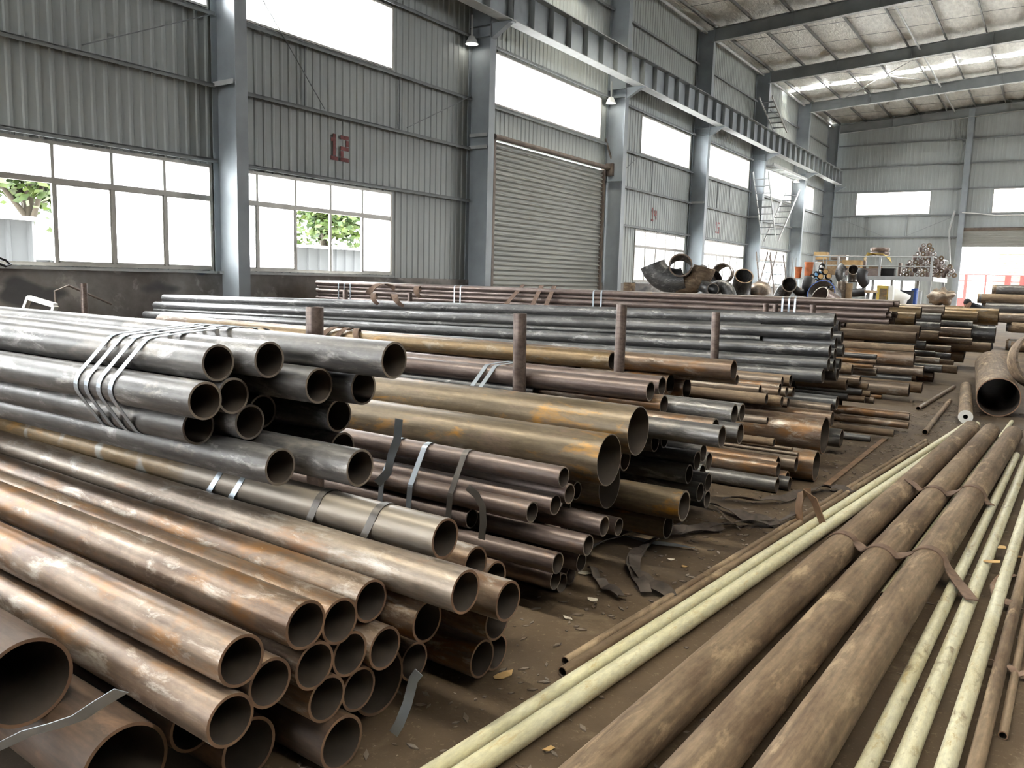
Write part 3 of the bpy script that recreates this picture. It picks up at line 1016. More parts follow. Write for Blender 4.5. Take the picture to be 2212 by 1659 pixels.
# ================================================================== STEEL PIPES
PIPES = [
    ('G', -2.797, 2.039, 1.228, 0.152, 5.4, 0, 0, 0),
    ('G', -2.671, 2.193, 1.24, 0.152, 5.53, 0, 0, 0),
    ('G', -2.722, 1.921, 1.093, 0.152, 5.48, 0, 0, 0),
    ('G', -2.785, 2.1, 1.087, 0.152, 5.42, 0, 0, 0),
    ('G', -2.911, 2.02, 0.953, 0.152, 5.29, 0, 0, 0),
    ('G', -2.799, 2.191, 0.963, 0.152, 5.4, 0, 0, 0),
    ('G', -2.908, 2.345, 0.978, 0.152, 5.29, 0, 0, 0),
    ('G', -2.511, 2.109, 0.827, 0.152, 5.69, 0, 0, 0),
    ('G', -2.202, 2.435, 1.258, 0.152, 6.0, 0, 0, 0),
    ('G', -2.535, 2.338, 1.131, 0.152, 5.66, 0, 0, 0),
    ('G', -2.457, 2.521, 1.113, 0.152, 5.74, 0, 0, 0),
    ('G', -2.654, 2.568, 0.96, 0.152, 5.55, 0, 0, 0),
    ('G', -2.248, 2.289, 0.831, 0.152, 5.95, 0, 0, 0),
    ('G', -2.645, 2.579, 0.807, 0.152, 5.56, 0, 0, 0),
    ('G', -3.374, 2.599, 1.245, 0.152, 4.83, 0, 0, 0),
    ('R', -1.786, 2.26, 0.642, 0.152, 6.41, 0.8, 0, 0),
    ('R', -1.868, 2.566, 0.435, 0.152, 6.33, 2.0, 0, 0),
    ('R', -1.563, 2.093, 0.545, 0.152, 6.64, 2.0, 0, 0),
    ('R', -1.665, 2.437, 0.293, 0.152, 6.54, 2.0, 0, 0),
    ('R', -1.563, 2.355, 0.426, 0.152, 6.64, 2.0, 0, 0),
    ('R', -1.853, 2.688, 0.341, 0.152, 6.35, 2.0, 0, 0),
    ('R', -1.735, 2.441, 0.117, 0.152, 6.46, 2.0, 0, 0),
    ('R', -1.772, 2.59, 0.076, 0.152, 6.43, 2.0, 0, 0),
    ('R', -1.878, 1.967, 0.474, 0.152, 6.32, 2.0, 0, 0),
    ('R', -2.014, 2.252, 0.328, 0.152, 6.19, 2.0, 0, 0),
    ('R', -1.811, 1.755, 0.493, 0.152, 6.39, 2.0, 0, 0),
    ('R', -1.792, 1.596, 0.542, 0.152, 6.41, 2.0, 0, 0),
    ('R', -1.736, 2.102, 0.391, 0.152, 6.46, 2.0, 0, 0),
    ('R', -1.812, 1.968, 0.32, 0.152, 6.39, 2.0, 0, 0),
    ('R', -1.83, 1.818, 0.352, 0.152, 6.37, 2.0, 0, 0),
    ('R', -1.799, 1.637, 0.393, 0.152, 6.4, 2.0, 0, 0),
    ('R', -1.838, 1.868, 0.204, 0.152, 6.36, 2.0, 0, 0),
    ('R', -1.813, 1.7, 0.252, 0.152, 6.39, 2.0, 0, 0),
    ('R', -1.822, 1.484, 0.394, 0.152, 6.38, 2.0, 0, 0),
    ('R', -1.815, 1.379, 0.507, 0.152, 6.39, 2.0, 0, 0),
    ('R', -1.794, 1.324, 0.36, 0.152, 6.41, 2.0, 0, 0),
    ('R', -1.93, 2.261, 0.119, 0.152, 6.27, 2.0, 0, 0),
    ('RB', -2.37, 1.061, 0.4, 0.26, 5.83, 2.0, 0, 0),
    ('RB', -2.09, 1.186, 0.176, 0.26, 6.11, 2.0, 0, 0),
    ('RB', -2.068, 1.394, 0.214, 0.16, 6.13, 2.0, 0, 0),
    ('RB', -1.988, 1.534, 0.1, 0.2, 6.21, 2.0, 0, 0),
    ('RB', -1.789, 1.742, 0.09, 0.18, 6.41, 2.0, 0, 0),
    ('RB', -1.922, 2.058, 0.125, 0.25, 6.28, 2.0, 0, 0),
    ('M', -1.876, 3.279, 0.662, 0.102, 6.32, 0.5, 0, 0),
    ('M', -1.901, 3.386, 0.553, 0.102, 6.3, 0.5, 0, 0),
    ('M', -2.091, 3.803, 0.45, 0.102, 6.11, 0.5, 0, 0),
    ('M', -1.924, 3.29, 0.515, 0.102, 6.28, 0.5, 0, 0),
    ('M', -2.057, 3.629, 0.402, 0.102, 6.14, 0.5, 0, 0),
    ('M', -1.986, 3.178, 0.492, 0.102, 6.21, 0.5, 0, 0),
    ('M', -2.351, 3.187, 0.389, 0.102, 5.85, 0.5, 0, 0),
    ('M', -2.042, 3.58, 0.273, 0.102, 6.16, 0.5, 0, 0),
    ('M', -2.102, 3.532, 0.366, 0.102, 6.1, 0.5, 0, 0),
    ('M', -2.038, 3.701, 0.327, 0.102, 6.16, 0.5, 0, 0),
    ('M', -2.22, 3.447, 0.307, 0.102, 5.98, 0.5, 0, 0),
    ('M', -1.821, 3.156, 0.282, 0.102, 6.38, 0.5, 0, 0),
    ('M', -1.891, 3.517, 0.17, 0.102, 6.31, 0.5, 0, 0),
    ('M', -1.904, 3.282, 0.144, 0.102, 6.3, 0.5, 0, 0),
    ('M', -1.983, 3.577, 0.059, 0.102, 6.22, 0.5, 0, 0),
    ('M', -1.975, 3.473, 0.051, 0.102, 6.23, 0.5, 0, 0),
    ('M', -1.73, 3.28, 0.355, 0.102, 6.47, 0.5, 0, 0),
    ('M', -1.728, 3.436, 0.411, 0.102, 6.47, 0.5, 0, 0),
    ('M', -1.88, 3.914, 0.259, 0.102, 6.32, 0.5, 0, 0),
    ('M', -1.777, 4.365, 0.17, 0.15, 6.42, 0, 0, 0),
    ('M', -1.664, 4.312, 0.328, 0.18, 6.54, 0, 0, 0),
    ('B', -1.819, 3.64, 0.692, 0.27, 7.18, 0, 0, 0),
    ('B', -1.812, 3.961, 0.799, 0.27, 7.19, 0, 0, 0),
    ('B', -2.043, 4.107, 0.426, 0.27, 6.96, 0, 0, 0),
    ('N', -2.272, 4.949, 0.827, 0.127, 6.73, 0, 0, 0),
    ('N', -2.038, 4.603, 0.928, 0.127, 6.96, 0, 0, 0),
    ('N', -2.075, 4.868, 0.931, 0.127, 6.93, 0, 0, 0),
    ('N', -1.982, 4.694, 0.837, 0.127, 7.02, 0, 0, 0),
    ('N', -1.913, 4.982, 0.702, 0.127, 7.09, 0, 0, 0),
    ('N', -2.128, 4.854, 0.686, 0.127, 6.87, 0, 0, 0),
    ('N', -2.047, 4.738, 0.583, 0.127, 6.95, 0, 0, 0),
    ('N', -2.062, 4.924, 0.577, 0.127, 6.94, 0, 0, 0),
    ('N', -1.915, 4.029, 0.611, 0.127, 7.09, 0, 0, 0),
    ('N', -1.61, 4.603, 0.745, 0.127, 7.39, 0, 0, 0),
    ('N', -1.489, 4.377, 0.747, 0.127, 7.51, 0, 0, 0),
    ('N', -1.498, 4.728, 0.712, 0.127, 7.5, 0, 0, 0),
    ('N', -1.571, 4.821, 0.81, 0.127, 7.43, 0, 0, 0),
    ('N', -1.714, 5.418, 0.731, 0.127, 7.29, 0, 0, 0),
    ('N', -1.852, 5.087, 0.483, 0.127, 7.15, 0, 0, 0),
    ('N', -1.844, 4.962, 0.454, 0.127, 7.16, 0, 0, 0),
    ('N', -1.853, 4.855, 0.382, 0.127, 7.15, 0, 0, 0),
    ('N', -1.932, 5.433, 0.355, 0.127, 7.07, 0, 0, 0),
    ('N', -1.937, 5.324, 0.286, 0.127, 7.06, 0, 0, 0),
    ('N', -1.939, 5.166, 0.23, 0.127, 7.06, 0, 0, 0),
    ('N', -1.795, 4.916, 0.261, 0.127, 7.21, 0, 0, 0),
    ('N', -1.788, 5.038, 0.302, 0.127, 7.21, 0, 0, 0),
    ('N', -1.862, 5.247, 0.13, 0.127, 7.14, 0, 0, 0),
    ('P', -1.725, 6.447, 0.181, 0.13, 6.28, 0, 0, 0),
    ('P', -1.684, 6.318, 0.163, 0.127, 6.32, 0, 0, 0),
    ('P', -1.63, 6.641, 0.161, 0.129, 6.37, 0, 0, 0),
    ('P', -1.658, 6.502, 0.063, 0.126, 6.34, 0, 0, 0),
    ('P', -1.663, 6.241, 0.061, 0.123, 6.34, 0, 0, 0),
    ('P', -1.604, 6.382, 0.055, 0.11, 6.4, 0, 0, 0),
    ('P', -1.569, 7.3, 0.309, 0.328, 6.43, 0, 0, 0),
    ('P', -1.516, 6.835, 0.128, 0.257, 6.48, 0, 0, 0),
    ('P', -1.585, 8.1, 0.161, 0.178, 6.42, 0, 0, 0),
    ('P', -1.652, 7.95, 0.362, 0.149, 6.35, 0, 0, 0),
    ('P', -1.699, 8.1, 0.437, 0.098, 6.3, 0, 0, 0),
    ('P', -1.683, 8.25, 0.476, 0.136, 6.32, 0, 0, 0),
    ('P', -1.916, 6.75, 0.472, 0.066, 6.08, 0, 0, 0),
    ('P', -1.781, 6.5, 0.343, 0.067, 6.22, 0, 0, 0),
    ('P', -1.698, 6.766, 0.257, 0.031, 6.3, 0, 0, 0),
    ('P', -1.643, 6.725, 0.227, 0.034, 6.36, 0, 0, 0),
    ('Q', -2.182, 6.6, 0.891, 0.166, 8.12, 0, 0, 0),
    ('Q', -3.185, 6.35, 0.903, 0.159, 6.08, 0, 0, 0),
    ('Q', -2.196, 6.75, 0.795, 0.087, 5.8, 0, 0, 0),
    ('Q', -2.128, 7.2, 0.66, 0.1, 5.87, 0, 0, 0),
    ('Q', -2.037, 7.1, 0.605, 0.098, 5.96, 0, 0, 0),
    ('Q', -2.048, 7.899, 0.695, 0.111, 5.95, 0, 0, 0),
    ('Q', -2.086, 7.749, 0.7, 0.092, 5.91, 0, 0, 0),
    ('Q', -2.063, 7.6, 0.653, 0.091, 5.94, 0, 0, 0),
    ('Q', -2.036, 7.484, 0.624, 0.094, 5.96, 0, 0, 0),
    ('Q', -1.97, 7.35, 0.564, 0.1, 6.03, 0, 0, 0),
    ('Q', -1.957, 7.517, 0.534, 0.094, 6.04, 0, 0, 0),
    ('Q', -2.041, 7.751, 0.603, 0.097, 5.96, 0, 0, 0),
    ('Q', -2.016, 7.901, 0.589, 0.098, 5.98, 0, 0, 0),
    ('T', -1.914, 8.62, 0.692, 0.155, 12.49, 0, -0.0167, 0),
    ('T', -1.985, 9.3, 1.245, 0.14, 12.41, 0, -0.0167, 0),
    ('T', -1.969, 9.117, 1.108, 0.14, 12.43, 0, -0.0167, 0),
    ('T', -1.926, 8.9, 0.933, 0.14, 12.47, 0, -0.0167, 0),
    ('T', -1.891, 8.72, 0.807, 0.14, 12.51, 0, -0.0167, 0),
    ('T', -1.973, 9.477, 1.164, 0.14, 12.43, 0, -0.0167, 0),
    ('T', -1.914, 9.392, 1.05, 0.14, 12.49, 0, -0.0167, 0),
    ('T', -1.936, 9.203, 0.994, 0.14, 12.46, 0, -0.0167, 0),
    ('T', -1.915, 9.1, 0.882, 0.14, 12.49, 0, -0.0167, 0),
    ('T', -1.894, 9.401, 0.908, 0.14, 12.51, 0, -0.0167, 0),
    ('T', -1.879, 8.928, 0.783, 0.14, 12.52, 0, -0.0167, 0),
    ('T', -1.875, 9.2, 0.768, 0.14, 12.52, 0, -0.0167, 0),
    ('T', -1.86, 9.023, 0.677, 0.14, 12.54, 0, -0.0167, 0),
    ('S', -1.24, 9.9, 0.184, 0.099, 6.76, 0, 0, 0),
    ('S', -1.228, 9.8, 0.099, 0.082, 6.77, 0, 0, 0),
    ('S', -1.301, 9.3, 0.073, 0.079, 6.7, 0, 0, 0),
    ('S', -1.478, 9.0, 0.035, 0.068, 6.52, 0, 0, 0),
    ('S', -1.748, 10.6, 0.771, 0.062, 6.25, 0, 0, 0),
    ('S', -1.74, 10.55, 0.713, 0.062, 6.26, 0, 0, 0),
    ('S', -1.758, 10.5, 0.659, 0.05, 6.24, 0, 0, 0),
    ('S', -1.94, 10.2, 0.633, 0.127, 6.06, 0, 0, 0),
    ('S', -1.733, 10.6, 0.585, 0.102, 6.27, 0, 0, 0),
    ('S', -1.842, 10.2, 0.509, 0.115, 6.16, 0, 0, 0),
    ('S', -1.929, 9.9, 0.479, 0.135, 6.07, 0, 0, 0),
    ('S', -1.889, 9.8, 0.352, 0.069, 6.11, 0, 0, 0),
    ('S', -1.811, 10.2, 0.373, 0.077, 6.19, 0, 0, 0),
    ('S', -1.767, 10.3, 0.434, 0.077, 6.23, 0, 0, 0),
    ('S', -1.734, 10.3, 0.343, 0.077, 6.27, 0, 0, 0),
    ('S', -1.773, 10.2, 0.288, 0.077, 6.23, 0, 0, 0),
    ('S', -1.704, 10.4, 0.257, 0.078, 6.3, 0, 0, 0),
    ('S', -1.62, 12.636, 0.171, 0.193, 6.38, 0, 0, 0),
    ('S', -1.635, 12.905, 0.298, 0.107, 6.36, 0, 0, 0),
    ('S', -1.489, 12.899, 0.43, 0.153, 6.51, 0, 0, 0),
    ('S', -1.478, 12.811, 0.2, 0.159, 6.52, 0, 0, 0),
    ('S', -1.617, 12.839, 0.601, 0.2, 6.38, 0, 0, 0),
    ('S', -1.637, 12.912, 0.743, 0.114, 6.36, 0, 0, 0),
    ('F', -2.9, 13.55, 1.008, 0.102, 11.85, 0, 0, 0),
    ('F', -2.84, 13.654, 1.008, 0.102, 11.91, 0, 0, 0),
    ('F', -2.78, 13.758, 1.008, 0.102, 11.97, 0, 0, 0),
    ('F', -2.87, 13.862, 1.008, 0.102, 11.88, 0, 0, 0),
    ('F', -2.81, 13.966, 1.008, 0.102, 11.94, 0, 0, 0),
    ('F', -2.9, 14.07, 1.008, 0.102, 11.85, 0, 0, 0),
    ('F', -2.11, 13.602, 1.099, 0.102, 12.64, 0, 0, 0),
    ('F', -2.2, 13.706, 1.099, 0.102, 12.55, 0, 0, 0),
    ('F', -2.14, 13.81, 1.099, 0.102, 12.61, 0, 0, 0),
    ('F', -2.08, 13.914, 1.099, 0.102, 12.67, 0, 0, 0),
    ('F', -2.17, 14.018, 1.099, 0.102, 12.58, 0, 0, 0),
    ('F', -2.15, 13.55, 1.189, 0.102, 12.6, 0, 0, 0),
    ('F', -2.09, 13.654, 1.189, 0.102, 12.66, 0, 0, 0),
    ('F', -2.18, 13.758, 1.189, 0.102, 12.57, 0, 0, 0),
    ('F', -2.12, 13.862, 1.189, 0.102, 12.63, 0, 0, 0),
    ('F', -2.06, 13.966, 1.189, 0.102, 12.69, 0, 0, 0),
    ('F', -2.15, 14.07, 1.189, 0.102, 12.6, 0, 0, 0),
    ('F', -2.13, 13.602, 1.28, 0.102, 12.62, 0, 0, 0),
    ('F', -2.22, 13.706, 1.28, 0.102, 12.53, 0, 0, 0),
    ('F', -2.16, 13.81, 1.28, 0.102, 12.59, 0, 0, 0),
    ('F', -2.25, 13.914, 1.28, 0.102, 12.5, 0, 0, 0),
    ('F', -2.19, 14.018, 1.28, 0.102, 12.56, 0, 0, 0),
    ('F', -2.06, 13.55, 1.37, 0.102, 12.69, 0, 0, 0),
    ('F', -2.0, 13.654, 1.37, 0.102, 12.75, 0, 0, 0),
    ('F', -2.09, 13.758, 1.37, 0.102, 12.66, 0, 0, 0),
    ('F', -2.03, 13.862, 1.37, 0.102, 12.72, 0, 0, 0),
    ('F', -2.12, 13.966, 1.37, 0.102, 12.63, 0, 0, 0),
    ('F', -2.06, 14.07, 1.37, 0.102, 12.69, 0, 0, 0),
    ('U', -2.007, 15.6, 1.08, 0.234, 7.49, 0, 0, 0),
    ('U', -1.959, 15.9, 1.189, 0.221, 7.54, 0, 0, 0),
    ('U', -1.892, 15.4, 0.877, 0.215, 7.61, 0, 0, 0),
    ('U', -1.915, 15.196, 0.783, 0.189, 7.59, 0, 0, 0),
    ('U', -1.835, 17.8, 1.048, 0.199, 7.67, 0, 0, 0),
    ('U', -1.823, 18.1, 1.206, 0.184, 7.68, 0, 0, 0),
    ('U', -1.815, 17.6, 0.884, 0.179, 7.68, 0, 0, 0),
    ('U', -1.805, 17.4, 0.732, 0.178, 7.7, 0, 0, 0),
    ('U', -1.326, 19.4, 1.071, 0.212, 8.17, 0, 0, 0),
    ('U', -0.978, 19.9, 1.066, 0.352, 8.52, 0, 0, 0),
    ('U', -1.39, 19.2, 0.91, 0.125, 8.11, 0, 0, 0),
    ('U', -1.385, 19.0, 0.745, 0.19, 8.11, 0, 0, 0),
    ('U', -1.324, 18.6, 0.588, 0.13, 8.18, 0, 0, 0),
    ('U', -0.978, 19.4, 0.715, 0.345, 8.52, 0, 0, 0),
    ('U', -1.009, 18.9, 0.463, 0.206, 8.49, 0, 0, 0),
    ('U', -1.525, 16.8, 0.528, 0.111, 7.98, 0, 0, 0),
    ('U', -1.711, 16.2, 0.457, 0.1, 7.79, 0, 0, 0),
    ('U', -1.477, 16.4, 0.42, 0.117, 8.02, 0, 0, 0),
    ('U', -1.388, 16.0, 0.339, 0.097, 8.11, 0, 0, 0),
    ('U', -1.288, 15.6, 0.257, 0.142, 8.21, 0, 0, 0),
    ('U', -1.587, 15.8, 0.37, 0.113, 7.91, 0, 0, 0),
    ('U', -1.5, 15.4, 0.27, 0.126, 8.0, 0, 0, 0),
    ('U', -1.77, 15.305, 0.666, 0.126, 7.73, 0, 0, 0),
    ('F', -2.457, 14.178, 1.279, 0.18, 12.29, 0, 0, 1),
    ('F', -2.937, 14.28, 1.061, 0.3, 11.81, 0, 0, 1),
    ('G', -5.6, 2.693, 1.126, 0.15, 2.6, 0, 0, 1),
    ('T', -2.776, 9.275, 1.127, 0.1, 11.62, 0, -0.0167, 1),
    ('U', -2.493, 18.211, 0.967, 0.34, 7.01, 0, 0, 1),
    ('F', -2.552, 14.104, 1.115, 0.06, 12.2, 0, 0, 1),
    ('U', -2.548, 15.959, 0.914, 0.34, 6.95, 0, 0, 1),
    ('T', -2.586, 9.588, 1.022, 0.22, 11.81, 0, -0.0167, 1),
    ('T', -3.214, 9.292, 1.049, 0.06, 11.19, 0, -0.0167, 1),
    ('G', -5.6, 2.722, 0.988, 0.13, 2.6, 0, 0, 1),
    ('T', -2.723, 9.096, 1.004, 0.07, 11.68, 0, -0.0167, 1),
    ('G', -5.6, 1.894, 0.969, 0.1, 2.6, 0, 0, 1),
    ('U', -2.42, 15.655, 0.823, 0.29, 7.08, 0, 0, 1),
    ('U', -1.892, 19.558, 0.938, 0.2, 7.61, 0, 0, 1),
    ('U', -1.612, 19.9, 0.718, 0.34, 7.89, 0, 0, 1),
    ('F', -3.524, 14.28, 0.759, 0.3, 11.23, 0, 0, 1),
    ('T', -3.887, 9.304, 0.99, 0.06, 10.51, 0, -0.0167, 1),
    ('U', -2.59, 17.914, 0.803, 0.34, 6.91, 0, 0, 1),
    ('T', -3.462, 9.588, 0.801, 0.22, 10.94, 0, -0.0167, 1),
    ('F', -3.406, 13.579, 0.87, 0.18, 11.34, 0, 0, 1),
    ('F', -3.547, 13.69, 0.93, 0.07, 11.2, 0, 0, 1),
    ('F', -3.513, 13.811, 0.893, 0.15, 11.24, 0, 0, 1),
    ('F', -3.321, 13.995, 0.87, 0.18, 11.43, 0, 0, 1),
    ('F', -3.251, 14.129, 0.932, 0.09, 11.5, 0, 0, 1),
    ('G', -5.6, 2.722, 0.853, 0.14, 2.6, 0, 0, 1),
    ('G', -5.6, 1.918, 0.856, 0.13, 2.6, 0, 0, 1),
    ('U', -3.378, 18.211, 0.626, 0.34, 6.12, 0, 0, 1),
    ('U', -2.406, 19.667, 0.799, 0.15, 7.09, 0, 0, 1),
    ('F', -3.774, 14.129, 0.857, 0.06, 10.98, 0, 0, 1),
    ('N', -2.878, 4.584, 0.837, 0.06, 6.12, 0, 0, 1),
    ('U', -3.219, 15.959, 0.572, 0.34, 6.28, 0, 0, 1),
    ('U', -1.999, 19.2, 0.802, 0.09, 7.5, 0, 0, 1),
    ('T', -2.67, 9.401, 0.758, 0.16, 11.73, 0, -0.0167, 1),
    ('Q', -3.552, 6.387, 0.727, 0.2, 5.71, 0, 0, 1),
    ('F', -4.252, 13.853, 0.697, 0.25, 10.5, 0, 0, 1),
    ('Q', -2.738, 6.6, 0.718, 0.18, 7.56, 0, 0, 1),
    ('U', -2.215, 17.646, 0.668, 0.26, 7.28, 0, 0, 1),
    ('T', -2.628, 9.077, 0.774, 0.08, 11.77, 0, -0.0167, 1),
    ('F', -4.269, 13.62, 0.678, 0.21, 10.48, 0, 0, 1),
    ('G', -5.6, 1.918, 0.716, 0.15, 2.6, 0, 0, 1),
    ('G', -5.6, 2.722, 0.712, 0.14, 2.6, 0, 0, 1),
    ('G', -5.6, 2.405, 0.733, 0.15, 2.6, 0, 0, 1),
    ('G', -5.6, 2.109, 0.685, 0.13, 2.6, 0, 0, 1),
    ('U', -2.884, 15.655, 0.542, 0.27, 6.62, 0, 0, 1),
    ('T', -2.587, 8.792, 0.652, 0.2, 11.81, 0, -0.0167, 1),
    ('G', -5.6, 2.579, 0.655, 0.15, 2.6, 0, 0, 1),
    ('U', -2.513, 19.183, 0.723, 0.07, 6.99, 0, 0, 1),
    ('T', -4.22, 9.588, 0.58, 0.22, 10.18, 0, -0.0167, 1),
    ('U', -3.153, 19.667, 0.654, 0.14, 6.35, 0, 0, 1),
    ('Q', -2.666, 6.811, 0.664, 0.2, 5.33, 0, 0, 1),
    ('U', -2.721, 15.161, 0.621, 0.14, 6.78, 0, 0, 1),
    ('S', -2.459, 10.693, 0.693, 0.18, 5.54, 0, 0, 1),
    ('T', -2.601, 9.238, 0.591, 0.22, 11.8, 0, -0.0167, 1),
    ('F', -4.325, 14.28, 0.458, 0.3, 10.42, 0, 0, 1),
    ('T', -3.256, 9.401, 0.622, 0.11, 11.14, 0, -0.0167, 1),
    ('N', -2.256, 4.377, 0.618, 0.13, 6.74, 0, 0, 1),
    ('N', -2.443, 4.603, 0.616, 0.13, 6.56, 0, 0, 1),
    ('U', -1.791, 19.136, 0.571, 0.25, 7.71, 0, 0, 1),
    ('G', -5.6, 2.405, 0.583, 0.15, 2.6, 0, 0, 1),
    ('U', -2.622, 17.443, 0.531, 0.23, 6.88, 0, 0, 1),
    ('N', -2.281, 5.418, 0.597, 0.14, 6.72, 0, 0, 1),
    ('Q', -4.165, 6.387, 0.526, 0.2, 5.09, 0, 0, 1),
    ('U', -2.043, 19.9, 0.377, 0.34, 7.46, 0, 0, 1),
    ('Q', -3.472, 6.6, 0.527, 0.2, 6.83, 0, 0, 1),
    ('G', -5.6, 1.999, 0.613, 0.11, 2.6, 0, 0, 1),
    ('U', -1.489, 19.4, 0.371, 0.34, 8.01, 0, 0, 1),
    ('G', -5.6, 2.722, 0.572, 0.14, 2.6, 0, 0, 1),
    ('F', -5.081, 13.911, 0.427, 0.3, 9.67, 0, 0, 1),
    ('S', -2.961, 10.735, 0.497, 0.22, 5.04, 0, 0, 1),
    ('T', -2.573, 8.62, 0.529, 0.17, 11.83, 0, -0.0167, 1),
    ('B', -2.389, 3.79, 0.566, 0.12, 6.61, 0, 0, 1),
    ('F', -4.956, 13.62, 0.457, 0.23, 9.79, 0, 0, 1),
    ('T', -2.318, 9.055, 0.525, 0.17, 12.08, 0, -0.0167, 1),
    ('U', -2.665, 17.708, 0.374, 0.34, 6.84, 0, 0, 1),
    ('U', -2.531, 15.389, 0.486, 0.27, 6.97, 0, 0, 1),
    ('Q', -3.43, 6.896, 0.482, 0.2, 4.57, 0, 0, 1),
    ('Q', -2.79, 7.226, 0.538, 0.15, 5.21, 0, 0, 1),
    ('S', -2.615, 10.5, 0.599, 0.07, 5.39, 0, 0, 1),
    ('G', -5.6, 2.579, 0.545, 0.07, 2.6, 0, 0, 1),
    ('U', -3.616, 19.667, 0.503, 0.16, 5.88, 0, 0, 1),
    ('Q', -2.881, 7.647, 0.552, 0.13, 5.12, 0, 0, 1),
    ('T', -3.03, 8.836, 0.446, 0.22, 11.37, 0, -0.0167, 1),
    ('U', -4.259, 18.211, 0.285, 0.34, 5.24, 0, 0, 1),
    ('U', -3.414, 15.161, 0.47, 0.16, 6.09, 0, 0, 1),
    ('N', -2.94, 4.377, 0.487, 0.13, 6.06, 0, 0, 1),
    ('N', -3.327, 4.632, 0.484, 0.14, 5.67, 0, 0, 1),
    ('Q', -2.819, 7.1, 0.501, 0.11, 5.18, 0, 0, 1),
    ('Q', -2.826, 7.812, 0.473, 0.19, 5.17, 0, 0, 1),
    ('S', -2.994, 10.521, 0.501, 0.13, 5.01, 0, 0, 1),
    ('N', -2.834, 5.504, 0.486, 0.14, 6.17, 0, 0, 1),
    ('T', -2.997, 9.238, 0.37, 0.22, 11.4, 0, -0.0167, 1),
    ('Q', -2.472, 7.997, 0.509, 0.15, 5.53, 0, 0, 1),
    ('U', -1.792, 18.678, 0.42, 0.24, 7.71, 0, 0, 1),
    ('N', -2.869, 4.762, 0.467, 0.11, 6.13, 0, 0, 1),
    ('T', -4.64, 9.588, 0.359, 0.22, 9.76, 0, -0.0167, 1),
    ('G', -5.6, 2.746, 0.459, 0.09, 2.6, 0, 0, 1),
    ('U', -2.305, 19.136, 0.35, 0.19, 7.2, 0, 0, 1),
    ('Q', -2.591, 7.427, 0.499, 0.1, 5.41, 0, 0, 1),
    ('M', -2.718, 3.46, 0.498, 0.07, 5.48, 0.5, 0, 1),
    ('U', -3.765, 15.693, 0.36, 0.1, 5.74, 0, 0, 1),
    ('Q', -2.696, 7.579, 0.4, 0.2, 5.3, 0, 0, 1),
    ('U', -3.09, 17.443, 0.316, 0.2, 6.41, 0, 0, 1),
    ('T', -3.223, 8.62, 0.349, 0.19, 11.18, 0, -0.0167, 1),
    ('U', -2.263, 16.939, 0.349, 0.34, 7.24, 0, 0, 1),
    ('Q', -4.544, 6.387, 0.345, 0.16, 4.72, 0, 0, 1),
    ('T', -3.042, 9.055, 0.37, 0.14, 11.36, 0, -0.0167, 1),
    ('M', -2.476, 3.351, 0.443, 0.08, 5.72, 0.5, 0, 1),
    ('U', -4.29, 19.667, 0.357, 0.13, 5.21, 0, 0, 1),
    ('Q', -3.538, 7.1, 0.396, 0.1, 4.46, 0, 0, 1),
    ('S', -3.712, 10.557, 0.329, 0.22, 4.29, 0, 0, 1),
    ('S', -3.599, 10.781, 0.281, 0.22, 4.4, 0, 0, 1),
    ('N', -3.489, 5.591, 0.375, 0.14, 5.51, 0, 0, 1),
    ('N', -3.786, 4.632, 0.343, 0.14, 5.21, 0, 0, 1),
    ('N', -2.474, 5.17, 0.377, 0.14, 6.53, 0, 0, 1),
    ('Q', -3.849, 6.978, 0.305, 0.19, 4.15, 0, 0, 1),
    ('S', -2.544, 10.01, 0.338, 0.22, 5.46, 0, 0, 1),
    ('P', -2.328, 8.25, 0.332, 0.15, 5.67, 0, 0, 1),
    ('Q', -3.601, 7.812, 0.302, 0.15, 4.4, 0, 0, 1),
    ('P', -2.483, 6.769, 0.38, 0.12, 5.52, 0, 0, 1),
    ('U', -3.775, 15.205, 0.264, 0.26, 5.72, 0, 0, 1),
    ('N', -3.509, 4.742, 0.374, 0.08, 5.49, 0, 0, 1),
    ('U', -1.471, 18.947, 0.244, 0.24, 8.03, 0, 0, 1),
    ('F', -5.083, 14.28, 0.157, 0.3, 9.67, 0, 0, 1),
    ('U', -2.275, 16.268, 0.312, 0.22, 7.23, 0, 0, 1),
    ('F', -5.515, 13.675, 0.197, 0.3, 9.24, 0, 0, 1),
    ('N', -2.694, 4.962, 0.36, 0.06, 6.31, 0, 0, 1),
    ('M', -2.657, 3.831, 0.341, 0.12, 5.54, 0.5, 0, 1),
    ('T', -3.572, 8.836, 0.225, 0.22, 10.83, 0, -0.0167, 1),
    ('P', -2.24, 8.1, 0.332, 0.11, 5.76, 0, 0, 1),
    ('R', -2.482, 2.588, 0.313, 0.09, 5.72, 2.0, 0, 1),
    ('F', -5.482, 13.97, 0.147, 0.27, 9.27, 0, 0, 1),
    ('B', -2.694, 4.107, 0.19, 0.2, 6.31, 0, 0, 1),
    ('U', -2.334, 16.541, 0.24, 0.34, 7.17, 0, 0, 1),
    ('U', -2.451, 18.678, 0.169, 0.26, 7.05, 0, 0, 1),
    ('RB', -3.13, 1.009, 0.232, 0.11, 5.07, 2.0, 0, 1),
    ('Q', -3.567, 7.579, 0.199, 0.2, 4.43, 0, 0, 1),
    ('P', -3.296, 6.831, 0.301, 0.08, 4.7, 0, 0, 1),
    ('U', -2.802, 19.9, 0.106, 0.2, 6.7, 0, 0, 1),
    ('N', -4.286, 5.591, 0.235, 0.14, 4.71, 0, 0, 1),
    ('U', -3.466, 17.708, 0.103, 0.2, 6.03, 0, 0, 1),
    ('N', -3.999, 4.765, 0.266, 0.14, 5.0, 0, 0, 1),
